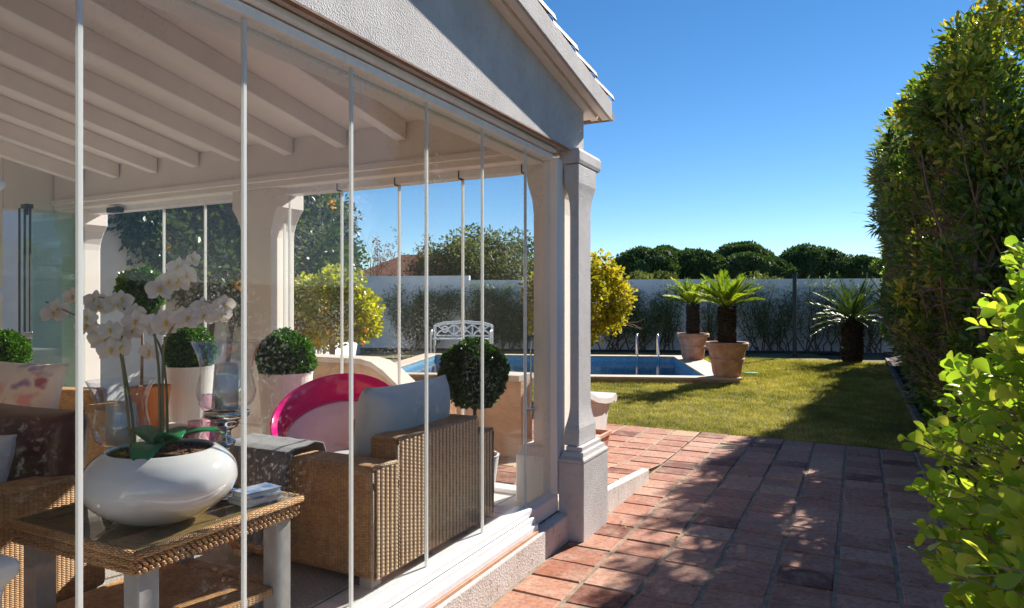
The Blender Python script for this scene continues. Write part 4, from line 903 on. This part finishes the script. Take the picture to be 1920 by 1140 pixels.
# right end of back wall at about (.8, 22)
wall_pts('garden_wall','long white boundary wall behind the pool and palms',Wm,W0+Vector((U[0],U[1],0))*3,2.3)
wall_pts('garden_wall','slightly higher white boundary wall section behind the bench',W1-Vector((U[0],U[1],0))*3,Wm-Vector((U[0],U[1],0))*.002,2.45,th=.26)
wall_pts('garden_wall','tall pale side wall seen through the left opening',(-9.8,10.,0),(-9.8,3.4,0),3.2)
wall_pts('garden_wall','side boundary wall under the flowering vine',(-13.9,16.6,0),(-9.85,10.02,0),2.5)
wall_pts('garden_wall','boundary wall behind the tall hedge',(1.95,24,0),(1.95,-1,0),1.7)
# post
c=at_px(1490,19.35); c.z=0
p=thing('post','dark green metal post standing against the white wall','post',c); MB().box(-.055,.055,-.04,.04,0,2.35).build('upright',M_greenmetal,p,bevel=.008); MB().box(-.075,.075,-.06,.06,2.35,2.37).build('cap',M_greenmetal,p); MB().box(-.09,.09,-.07,.07,0,.015).build('base_plate',M_greenmetal,p)
c=at_px(1408,14.6); c.z=.005; mb=MB(c); mb.lathe([(.16,0),(.15,.03),(.0,.045)],c,20); tag(mb.build('valve_cover',M_greenmat,loc=c),'flat green plastic cover lying on the grass beside the palm pot','cover')
# kerb
for i in range(14):
    y0=8.03+i*.86; c=(.66,y0+.4,0); mb=MB(c); mb.hexa([(.62+random.gauss(0,.006),y0,-.03),(.70,y0,-.03),(.70,y0+.852,-.03),(.62,y0+.852,-.03),(.62,y0,.11),(.70,y0,.11),(.70,y0+.852,.11),(.62,y0+.852,.11)])
    tag(mb.build('kerb_stone',M_kerb,bevel=.012,loc=c),'brown concrete edging block in the row between the lawn and the tall hedge','kerb stone','edging blocks between lawn and hedge')
# bench
bc=at_px(866,20.0); bench=thing('garden_bench','white openwork garden bench with arms against the back wall','bench',(bc.x,bc.y,.04),R(21))
W=1.78
MB().box(-W/2+.05,W/2-.05,-.26,.22,.42,.46).build('seat',M_bench,bench,bevel=.01)
mb=MB()
mb.tube([(-W/2+.04,.24,.82),(-W/2+.3,.25,.89),(0,.26,.93),(W/2-.3,.25,.89),(W/2-.04,.24,.82)],.045,8); mb.box(-W/2+.05,W/2-.05,.21,.25,.50,.54)
for k in range(3):
    xa=-W/2+.06+k*(W-.12)/3; xb=xa+(W-.12)/3
    mb.tube([(xa,.235,.54),(xa+.14,.24,.66),(xb-.14,.24,.76),(xb,.245,.86)],.027,6); mb.tube([(xa,.245,.86),(xa+.14,.24,.76),(xb-.14,.24,.66),(xb,.235,.54)],.027,6); mb.tube([(xa,.235,.54),(xa,.24,.86)],.027,6)
    mx=(xa+xb)/2; mb.tube([(mx+.09*math.cos(a),.24,.71+.09*math.sin(a)) for a in [2*math.pi*i/14 for i in range(15)]],.024,6)
mb.build('backrest',M_bench,bench)
for s in (-1,1):
    MB().tube([(s*(W/2-.03),.24,.68),(s*(W/2-.01),.0,.69),(s*(W/2-.03),-.27,.66)],.028,8).build('armrest',M_bench,bench)
    for yy,zh in ((-.25,.66),(.235,.84)): MB().box(*sorted((s*(W/2),s*(W/2-.06))),yy-.03,yy+.03,-.03,zh).build('leg',M_bench,bench,bevel=.008)

# ---------------------------------------------------------------- palms
def fronds(mbV,base,n,L,lift,wid,leaflets=30,vals=None,drop=1.,seed=1,tiltmin=.1,tiltmax=1.25):
    random.seed(seed); P=[];D=[];S=[];v=[]; rach=MB()
    for i in range(n):
        az=i*2.39996+random.uniform(-.15,.15); q=(i+.5)/n; el=R(88)-(tiltmin+(tiltmax-tiltmin)*q)*R(72); d=Vector((math.cos(az)*math.cos(el),math.sin(az)*math.cos(el),math.sin(el)))
        p=Vector(base)+d*.03; Lf=L*random.uniform(.85,1.08); pts=[p.copy()]; m=14; fv=random.uniform(.2,1.)
        for k in range(m):
            d=(d+Vector((0,0,-.62*drop*(.035+.05*k/m)))).normalized(); p=p+d*Lf/m; pts.append(p.copy())
        rach.tube(pts,[.009*(1-.8*k/m) for k in range(m+1)],4,a=fv*.6)
        for k in range(leaflets):
            t=.12+.88*k/leaflets; f=t*m; a=int(min(m-1,f)); pos=pts[a].lerp(pts[a+1],f-a); tv=(pts[a+1]-pts[a]).normalized(); sd=tv.cross(Vector((0,0,1))); sd=sd.normalized() if sd.length>.05 else Vector((1,0,0)); upv=sd.cross(tv)
            ll=wid*(math.sin(math.pi*(t*.85+.12))**.5)
            for s in (-1,1):
                P.append(pos); D.append(sd*s*.62+tv*.85+upv*.30); S.append(ll*random.uniform(.9,1.1)); v.append(fv*.75+random.uniform(0,.2))
    return rach,np.array([tuple(p) for p in P]),np.array([tuple(p) for p in D]),np.array(S),np.array(v)
T_SPK=(np.array([(0,0,0),(.045,.4,.02),(0,1,0),(-.045,.4,.02)])*np.array([1.9,1,1]),[(0,1,2),(0,2,3)])
def cycad(label,loc,pot,zc_,trunk_r,L,wid,n,seed,z0,tmin=.1,tmax=1.25):
    lm=L_palm if pot else L_palmdark
    t=thing('potted_palm' if pot else 'sago_palm',label,'palm',loc)
    h0=0
    if pot:
        s=pot; pr=[(.24*s,0),(.27*s,.08),(.30*s,.30),(.325*s,.31),(.325*s,.345),(.31*s,.355),(.34*s,.50),(.365*s,.56),(.395*s,.57),(.40*s,.63),(.385*s,.655),(.35*s,.65),(.345*s,.60),(0.001,.60)]
        MB().lathe(pr,(0,0,0),40,cap=False).build('pot',M_terra,t,smooth=False); MB().lathe([(.345*s,.605),(.001,.63)],(0,0,0),20,cap=False).build('soil',M_soil,t); h0=.60
    mb=MB(); hh=zc_-h0; k=18; random.seed(seed)
    pts=[(0,0,h0+hh*i/k) for i in range(k+1)]; mb.tube(pts,[trunk_r*(1+.10*((i%2)*2-1)*1)*(1.08-.12*i/k) for i in range(k+1)],14)
    mb.build('trunk',M_palmtrunk,t)
    m=800; an=rng.uniform(0,2*math.pi,m); zz=rng.uniform(h0+.02,zc_,m); P=np.stack([np.cos(an)*trunk_r*.9,np.sin(an)*trunk_r*.9,zz],-1); D=np.stack([np.cos(an),np.sin(an),np.full(m,.9)],-1)
    leaves('trunk_scales',M_palmtrunk,t,P,D,trunk_r*.6,T_DIA)
    r_,P,D,S,v=fronds(None,(0,0,zc_),n,L,0,wid,seed=seed,tiltmin=tmin,tiltmax=tmax)
    r_.build('frond_stems',lm,t); leaves('fronds',lm,t,P,D,S,T_SPK,vals=v,updown=1.2)
    return t
pb=pw(.34,-.04,cz); pb=at_px(1363,13.05); pb.z=cz
cycad('cycad palm in a terracotta pot on the near corner of the pool coping',tuple(pb),1.,1.30,.135,.76,.19,24,4,cz,tmin=.25,tmax=.95)
pa=at_px(1299,17.0); pa.z=cz
cycad('cycad palm in a terracotta pot at the far corner of the pool',tuple(pa),1.,1.34,.13,.80,.20,22,9,cz,tmin=.25,tmax=.95)
pc_=at_px(1598,17.3); pc_.z=0
cycad('dark sago palm growing in the ground before the white wall beside the hedge',tuple(pc_),None,1.10,.20,1.12,.18,34,5,0,tmin=.15,tmax=1.35)

# ---------------------------------------------------------------- wall shrubs (oleander)
def oleander(label,base,w,h,seed,dens=1400,lean=0):
    random.seed(seed); t=thing('wall_shrub',label,'shrub',tuple(base),pA,'oleanders trained against the white wall'); mb=MB(); P=[];D=[]
    ns=max(6,int(w*6)); paths=[]
    for i in range(ns):
        bx=random.uniform(-.22,.22)*w; tx=bx+random.uniform(-.5,.5)*w; hh=h*random.uniform(.6,1.0); cv=random.uniform(-.25,.25)
        pts=[Vector((bx,0,0))]
        for k in range(1,9):
            f=k/8; pts.append(Vector((bx+(tx-bx)*f+cv*math.sin(f*3.1)+random.gauss(0,.035),.1-random.uniform(0,.2)*f,hh*f)))
        mb.tube(pts,[.022*(1-.7*k/8) for k in range(9)],5); paths.append(pts)
    mb.build('stems',L_bark,t)
    for j in range(int(dens)):
        pts=random.choice(paths); f=random.uniform(.12,1)**.7*7.99; a=min(7,int(f)); q=pts[a].lerp(pts[a+1],f-a); 
        r=.15; P.append((q.x+random.gauss(0,r),q.y+random.gauss(0,.08)-.03,max(.2,q.z+random.gauss(0,r*.8)))); D.append((random.gauss(0,.7),random.gauss(0,.6)-.2,random.gauss(.35,.7)))
    leaves('foliage',L_olean,t,P,D,rng.uniform(.10,.17,len(P)),T_NAR,vals=rng.random(len(P)),updown=.2)
rd=[(790,1.9,2.0,2600,'dense oleander left of the bench against the wall'),(905,1.7,2.1,2300,'dense oleander behind the bench against the wall'),(965,1.6,2.0,2000,'dense oleander right of the bench, seen just left of the corner column'),(1140,1.4,2.0,1100,'thin oleander by the yellow leaved tree'),(1190,1.4,2.15,1200,'oleander with arching bare stems between the yellow tree and the pool rails'),(1250,1.3,2.2,1000,'oleander behind the pool rails'),(1330,1.2,2.1,700,'oleander between the two potted palms'),(1425,1.4,2.2,1000,'oleander on the white wall right of the nearer potted palm'),(1462,1.2,2.2,650,'sparse oleander just left of the dark post'),(1535,1.5,2.4,1000,'oleander right of the dark post'),(1590,1.2,2.6,900,'tallest oleander above the sago palm'),(1640,1.4,2.0,700,'oleander at the right end of the white wall beside the hedge')]
for i,(px,w,h,dn,lb) in enumerate(rd):
    # intersection of pixel ray with line just before the wall
    rr=np.array([Fw[0]+Rt[0]*(px-960)/FPX,Fw[1]+Rt[1]*(px-960)/FPX]); k=(P0@Vv+PW+3.85)/(rr@Vv); oleander(lb,(rr[0]*k,rr[1]*k,0),w*1.25,h,20+i,dn*(2.2 if px<1000 else 1.5))

# ---------------------------------------------------------------- standard trees (citrus, yellow tree)
def round_tree(name,label,loc,zc_,r,flat,lm,trunk_r,n,size,seed,fruit=0,bark=M_barkpale,tm=T_RND,lump=.35):
    random.seed(seed); t=thing(name,label,'tree',loc); mb=MB(); tips=[]
    mb.tube([(0,0,-.05),(.02,.01,(zc_-r)*.5),(.0,.0,zc_-r*.6)],[trunk_r*1.2,trunk_r,trunk_r*.85],9); mb.build('trunk',bark,t,smooth=True)
    mb=MB()
    for k in range(9):
        an=k*2.4; branch(mb,(0,0,zc_-r*.62),(math.cos(an)*.9,math.sin(an)*.9,.8),r*.75,trunk_r*.45,2,kids=3,tips=tips,up=.05)
    mb.build('branches',bark,t)
    C=[];
    for k in range(70):
        d=nrm(rng.normal(size=(1,3)))[0]; q=rng.uniform(.62,.95); C.append((d[0]*r*q,d[1]*r*q,zc_+d[2]*r*flat*q))
    P,D,v=clumps(n,C,rng.uniform(.16,.30,len(C))*r*1.0,vbase=.5)
    leaves('foliage',lm,t,P,D,rng.uniform(.75,1.2,n)*size,tm,vals=v)
    if fruit:
        d=nrm(rng.normal(size=(fruit,3))); mb=MB()
        for q in d*np.array([r,r,r*flat])*1.0: mb.lathe([(0.001,-.032),(.022,-.024),(.033,0),(.022,.024),(.001,.032)],(q[0],q[1],q[2]+zc_),8,cap=False)
        mb.build('fruit',M_orangefruit,t,smooth=True)
M_orangefruit=plain('orange fruit',(.85,.40,.02),rough=.4)
c=at_px(622,9.2); round_tree('citrus_tree','round yellow green citrus tree on a pale trunk behind the parapet',(c.x,c.y,0),1.42,.66,.88,L_citrus,.045,9000,.062,31,fruit=14)
c=at_px(1085,11.0); round_tree('yellow_tree','yellow leaved round tree partly behind the corner column',(c.x,c.y,0),1.60,.93,.68,L_yellow,.06,12000,.068,32,fruit=0)
# flowering vine on side wall
def vine():
    t=thing('flowering_vine','tall climbing vine with orange trumpet flowers covering the side wall','vine',(-11.5,11.,0)); of=(-11.5,11.,0); C=[];random.seed(3)
    a=np.array([-9.6,6.1]); b=np.array([-9.7,10.2]); c3=np.array([-11.7,13.4])
    for k in range(420):
        f=random.random(); 
        p=a+(b-a)*(f/.75) if f<.75 else b+(c3-b)*((f-.75)/.25)
        z=random.uniform(.2,1)**.8*(3.9 if f<.75 else 3.9-1.*((f-.75)/.25))
        if f<.28 and z<2.9-f*5.5: continue
        if f<.5 and z<1.35: continue
        C.append((p[0]+random.uniform(-.1,.45),p[1]+random.uniform(-.2,.2),z))
    P,D,v=clumps(60000,C,rng.uniform(.25,.5,len(C)),vbase=.45); leaves('foliage',L_vine,t,P,D,rng.uniform(.09,.15,len(P)),T_DIA,vals=v,off=of)
    mb=MB(of)
    for k in range(4,10):
        f=k/10; p=a+(b-a)*f; mb.tube([(p[0],p[1],-.05),(p[0]+.1,p[1]+.1,1.2),(p[0]+.15,p[1]-.1,2.6)],[.05,.04,.02],7)
    mb.build('stems',M_bark,t)
    ii=rng.choice(len(C),46); C=np.array(C); P=[];D=[]
    for i in ii:
        q=C[i]+np.array([.42,-.22,.0])+rng.normal(size=3)*.12
        for j in range(26): P.append(q+rng.normal(size=3)*.06); D.append(rng.normal(size=3)+np.array([.3,-.4,.2]))
    leaves('flowers',L_flower,t,P,D,.07,T_RND,off=of)
vine()
# ---------------------------------------------------------------- trees beyond the wall
def bushy(name,label,loc,r,h,zc_,n,size,lm,seed,k=40,trunk=True,tm=T_DIA,clr=(.2,.36)):
    random.seed(seed); t=thing(name,label,'tree',loc,group='trees beyond the white wall'); C=[]
    for i in range(k):
        d=nrm(rng.normal(size=(1,3)))[0]; q=rng.uniform(.35,.9); C.append((d[0]*r*q,d[1]*r*q,zc_+d[2]*h*q))
    P,D,v=clumps(n,C,rng.uniform(*clr,len(C))*r,vbase=.5); leaves('crown',lm,t,P,D,rng.uniform(.7,1.25,n)*size,tm,vals=v)
    mb=MB(); mb.tube([(0,0,-.2),(r*.03,0,zc_*.5),(0,0,zc_)],[r*.09,r*.07,r*.04],8)
    for i in range(7): branch(mb,(0,0,zc_*.6),(math.cos(i*2.4)*.7,math.sin(i*2.4)*.7,.9),h*.8,r*.04,1)
    mb.build('trunk',M_bark,t)
for i,(px,d,r,h,zc_,lb) in enumerate(((850,30,2.2,1.6,2.7,'low olive green tree beyond the wall, left of the taller green ones'),(915,30,2.6,2.0,3.0,'rounded green tree beyond the wall above the bench'),(985,31,2.3,1.7,2.9,'green tree beyond the wall just left of the corner column'),(1215,33,1.6,.9,2.2,'low light green bush top showing above the wall left of the palms'),(1420,34,1.8,.7,2.0,'low bush top above the wall right of the palms'))):
    c=at_px(px,d); bushy('leafy_tree',lb,(c.x,c.y,0),r,h,zc_,9000,.16,L_distant,50+i)
def pine(label,px,d,ytop,ybot,wpx,seed):
    c=at_px(px,d); zt_=H+(570-ytop)/FPX*d; zb_=H+(570-ybot)/FPX*d; r=wpx/2/FPX*d; hh=(zt_-zb_); t=thing('umbrella_pine',label,'tree',(c.x,c.y,0),group='umbrella pines beyond the wall'); random.seed(seed)
    C=[];RR=[]
    for i in range(70):
        an=random.uniform(0,6.283); q=math.sqrt(random.random())*.86; zz=zb_+hh*(.82*math.sqrt(max(0,1-q*q))*random.uniform(.1,1.)**.5); C.append((r*q*math.cos(an),r*q*math.sin(an),zz)); RR.append(hh*.26*random.uniform(.7,1.1))
    n=22000; idx=rng.integers(0,len(C),n); dv=nrm(rng.normal(size=(n,3))); dv[:,2]=np.where(rng.random(n)<.7,np.abs(dv[:,2]),dv[:,2]); rr=np.array(RR)[idx]
    P=np.array(C)[idx]+dv*(rr*(.85+.2*rng.random(n)))[:,None]*np.array([1.25,1.25,.8]); leaves('crown',L_pine,t,P,dv+rng.normal(size=(n,3))*.5,rng.uniform(.8,1.3,n)*.0042*d,T_DIA,vals=.5+rng.normal(size=n)*.25,updown=.3)
    mb=MB()
    for q,rr_ in zip(C,RR): mb.lathe([(0.001,-rr_*.75)]+[(rr_*1.08*math.cos(a),rr_*.75*math.sin(a)) for a in [R(s) for s in range(-60,80,24)]]+[(.001,rr_*.75)],q,9,cap=False)
    mb.build('crown_mass',L_pine,t)
    mb=MB(); mb.tube([(0,0,-.3),(.3,0,zb_*.6),(0,0,zb_+hh*.3)],[r*.09,r*.075,r*.06],8)
    for i in range(8): mb.tube([(0,0,zb_*.8),(r*.35*math.cos(i*.8),r*.35*math.sin(i*.8),zb_+hh*.1),(r*.6*math.cos(i*.8),r*.6*math.sin(i*.8),zb_+hh*.4)],[r*.04,r*.03,r*.02],6)
    mb.build('trunk',M_bark,t)
pine('leftmost umbrella pine, rising just right of the yellow tree',1212,60,463,535,130,61)
pine('umbrella pine with a low broad crown, second from the left',1300,62,468,535,125,62)
pine('highest umbrella pine in the middle of the row, set furthest back',1393,78,450,520,95,63)
pine('broad umbrella pine in front of the highest one',1400,60,472,540,160,64)
pine('large rounded umbrella pine right of the dark post',1522,62,457,535,125,65)
pine('rightmost umbrella pine half hidden by the tall hedge',1612,60,480,540,120,66)
pine('small umbrella pine peeping up behind the leftmost pine',1247,76,463,520,75,67)
# bare rusty tree
def rusty(label,px,d,h,seed):
    random.seed(seed); c=at_px(px,d); t=thing('bare_tree',label,'tree',(c.x,c.y,0),group='bare winter trees beyond the wall'); mb=MB(); tips=[]
    for i in range(3): branch(mb,(0,0,0),(random.gauss(0,.25),random.gauss(0,.25),1),h*.5,.09,3,spread=.42,kids=3,tips=tips,up=.1)
    mb.build('trunk',M_bark,t)
    tp=np.array(tips); tp=tp[rng.random(len(tp))<.45]; P=np.repeat(tp,18,axis=0)+rng.normal(size=(len(tp)*18,3))*.10; leaves('seed_clusters',L_rusty,t,P,rng.normal(size=P.shape),.10,T_DIA)
rusty('bare branching tree with rusty seed clusters above the wall, left one',700,27,4.0,71)
rusty('bare branching tree with rusty seed clusters above the wall, right one by the red roof',790,29,4.2,72)
# house with tiled roof beyond the wall
c=at_px(795,38); hs=thing('distant_house','neighbouring house beyond the wall showing only its red clay roof','building',(c.x,c.y,0),R(21))
MB().box(-3,3,-2.5,2.5,0,2.9).build('wall',M_white,hs)
mb=MB(); mb.add([(-3.4,-2.9,2.9),(3.4,-2.9,2.9),(3.4,2.9,2.9),(-3.4,2.9,2.9),(-1.2,0,4.25),(1.2,0,4.25)],[(0,1,5,4),(1,2,5),(2,3,4,5),(3,0,4),(3,2,1,0)]); mb.build('roof',M_distroof,hs)

# ---------------------------------------------------------------- tall hedge on the right
def hedge_shrub(label,y,dy,xc,xh,h,z_low,seed,n=9000,lm=None,tm=T_DIA,size=.075,lean=0.,over=None,brown=.5):
    random.seed(seed); c=(xc+.12,y,0); t=thing('hedge_shrub',label,'shrub',c,group='tall shrubs forming the hedge on the right'); mb=MB(c); tips=[]
    for k in range(6):
        bx=xc+random.uniform(-.15,.3); by=y+random.uniform(-dy*.45,dy*.45)
        branch(mb,(bx,by,-.05),(random.uniform(-.12,.02),random.gauss(0,.12),1),h*.47,random.uniform(.022,.042),1,spread=.35,kids=3,wob=.16,tips=tips,up=.25,seg=6)
    for k in range(int(60*brown*2)):
        p=(xc+random.uniform(-xh*.8,.25),y+random.uniform(-dy*.5,dy*.5),random.uniform(.5,h*.68)); branch(mb,p,(random.gauss(-.4,.6),random.gauss(-.2,.7),random.gauss(.3,.6)),random.uniform(.35,.8)*(.8 if y<9 else .35),random.uniform(.004,.011),1,spread=.6,kids=3,seg=4,wob=.35)
    mb.build('branches',L_bark,t)
    C=[];RR=[]
    K=int(95*dy*h/5)
    for k in range(K):
        z=z_low+(h-z_low)*random.random()**.75*random.uniform(.9,1.07); f=min(1,z/h); ln=lean*max(0,f-.5)*1.25
        side=random.random()
        xx=xc-xh*math.sqrt(max(.05,1-max(0,f-.75)*3))*random.uniform(.55,1) if side<.75 else xc+random.uniform(-.2,.35 if y>7.5 else .12)
        if f>.85: xx=xc+random.uniform(-xh,.2)*.8
        if f<.25: xx=max(xx,xc-.12)
        yy=y+random.uniform(-dy*.55,dy*.55); 
        if .22<f<.70 and random.random()<brown:
            if random.random()<.6: continue
            xx=xc+random.uniform(.0,.4)
        if y<8.9 and z>h*(.84 if y<7.6 else .90) and xx<xc-.02: continue
        if random.random()<.07 and z>1.2: xx-=random.uniform(.05,.28); z+=random.uniform(0,.15)
        C.append((xx-ln,yy,z)); RR.append(random.uniform(.08,.24))
    for k in range(int((34 if y>7.5 else 60)*dy)):
        C.append((xc+random.uniform(.08,.34) if y>7.5 else xc+random.uniform(-.08,.06),y+random.uniform(-dy*.5,dy*.5),random.uniform(.15,h*(.70 if y<9 else .84)))); RR.append(random.uniform(.16,.26))
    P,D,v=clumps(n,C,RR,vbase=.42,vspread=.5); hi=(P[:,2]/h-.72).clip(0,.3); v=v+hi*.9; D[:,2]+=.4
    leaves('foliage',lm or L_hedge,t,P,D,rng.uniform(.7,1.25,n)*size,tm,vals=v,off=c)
hs_=[ # y, dy, xc, xh, h, zlow
 (6.35,1.0,.93,.30,4.15,.25,'nearest tall hedge shrub with thick bare brown limbs beside the lime green bush',.9,0),
 (6.9,.8,1.27,.15,4.3,.3,'tall leafy hedge shrub in the back row at the right edge of the photo',.2,0),
 (7.2,1.1,.95,.32,4.3,.15,'second hedge shrub from the camera, twiggy and brown in its middle',.8,.05),
 (8.1,1.2,.95,.36,4.3,.1,'third hedge shrub from the camera with yellowish top leaves',.7,.1),
 (9.3,1.3,.93,.36,3.75,.1,'fourth hedge shrub from the camera, leaning out over the lawn edge',.5,.35),
 (10.7,1.5,.95,.38,3.68,.1,'fifth hedge shrub from the camera with spiky top leaves against the sky',.45,.55),
 (12.3,1.7,1.0,.38,3.6,.1,'sixth hedge shrub from the camera, leaning far out above the lawn',.35,.55),
 (14.2,2.0,1.08,.42,3.4,.1,'seventh hedge shrub from the camera, lower than those in front',.3,.35),
 (16.4,2.3,1.18,.45,3.0,.1,'eighth hedge shrub from the camera, beside the sago palm',.3,.2),
 (18.8,2.6,1.25,.60,2.9,.1,'farthest hedge shrub, where the hedge meets the white wall',.3,.1)]
for i,(y,dy,xc,xh,h,zl,lb,br,ln) in enumerate(hs_):
    nar=i in (5,6)
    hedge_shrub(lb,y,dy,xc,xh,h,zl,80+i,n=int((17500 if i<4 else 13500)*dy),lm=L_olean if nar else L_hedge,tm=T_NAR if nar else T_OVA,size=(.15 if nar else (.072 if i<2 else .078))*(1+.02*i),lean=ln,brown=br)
# ---------------------------------------------------------------- near lime green bush
def lime():
    t=thing('lime_bush','bright lime green leafy bush close on the right, sunlit broad leaves','shrub',(.75,1.6,0)); of=(.75,1.6,0); random.seed(5)
    P=[];D=[]; tw=MB(of)
    K=1000
    for k in range(K):
        z=random.uniform(.25,2.05); y=random.uniform(1.25,2.55)
        # face profile
        fx=.195+.35*max(0,z-1.0)+.20*max(0,.85-z)+.03*math.sin(z*9+y*6)+max(0,y-2.25)*.35+.13*max(0,2.2-y)
        top=1.86-max(0,y-1.6)*.25
        if z>top: continue
        dep=random.random()**1.5*.27; p=Vector((fx+dep+.03,y,z)); d=Vector((-1,random.uniform(-.6,.8),random.uniform(0,.9)))
        if z>top-.2: d=Vector((-.4,random.uniform(-.5,.8),1))
        if y>2.3: d=Vector((-.5,.9,.4))
        d.normalize(); L=random.uniform(.08,.17); e=p+d*L; tw.tube([p-d*.15,p,e],[.004,.003,.0018],5)
        m=random.randint(8,12)
        for j in range(m):
            f=j/m; an=j*2.4; o1=d.orthogonal().normalized(); o2=d.cross(o1); rad=(o1*math.cos(an)+o2*math.sin(an))
            P.append(tuple(p.lerp(e,.25+.75*f))); D.append(tuple(rad*(1.15-.6*f)+d*(.35+.8*f)+Vector((0,0,.25))))
    tw.build('twigs',M_barkpale,t)
    n=len(P); leaves('leaves',L_lime,t,P,D,rng.uniform(.024,.055,n),T_OBO,vals=np.clip(rng.normal(.5,.33,n),0,1),off=of,updown=.7)
    mb=MB(of)
    for k in range(12): mb.tube([(.75+random.uniform(-.1,.2),1.1+k*.12,0),(.6+random.uniform(-.1,.2),1.1+k*.12,.8),(.6,1.1+k*.12,1.4)],[.014,.01,.005],6)
    mb.build('stems',M_bark,t)
lime()

# ================================================================ LIGHT, SKY, CAMERA
w=bpy.data.worlds.new('World'); sc.world=w; w.use_nodes=True; nt=w.node_tree; nt.nodes.clear()
sky=nt.nodes.new('ShaderNodeTexSky'); sky.sky_type='NISHITA'; sky.sun_disc=False
el=math.asin(SUN.z); az=math.atan2(SUN.x,SUN.y)
sky.sun_elevation=el; sky.sun_rotation=az; sky.air_density=1.; sky.dust_density=0.; sky.ozone_density=1.2; sky.altitude=2500
bg=nt.nodes.new('ShaderNodeBackground'); bg.inputs[1].default_value=.054; ow=nt.nodes.new('ShaderNodeOutputWorld'); hs_n=nt.nodes.new('ShaderNodeHueSaturation'); hs_n.inputs['Saturation'].default_value=1.3; nt.links.new(sky.outputs[0],hs_n.inputs['Color']); nt.links.new(hs_n.outputs[0],bg.inputs[0]); nt.links.new(bg.outputs[0],ow.inputs[0])
ld=bpy.data.lights.new('sun','SUN'); ld.energy=4.4; ld.angle=R(.5); ld.color=(1,.94,.85); lo=bpy.data.objects.new('sun',ld); col.objects.link(lo); lo.rotation_euler=SUN.to_track_quat('Z','Y').to_euler(); lo.location=(2,8,12)
cam=bpy.data.cameras.new('camera'); cam.lens=24; cam.sensor_width=36; cam.clip_end=2000; cam.clip_start=.05
co=bpy.data.objects.new('camera',cam); col.objects.link(co); co.location=(0,0,H); co.rotation_euler=(R(90),0,YAW); sc.camera=co
sc.render.engine='CYCLES'; sc.cycles.max_bounces=12; sc.cycles.transparent_max_bounces=32; sc.cycles.diffuse_bounces=6; sc.cycles.glossy_bounces=6; sc.cycles.caustics_reflective=False
sc.view_settings.view_transform='Standard'; sc.view_settings.look='None'; sc.view_settings.exposure=1.38; sc.view_settings.gamma=1
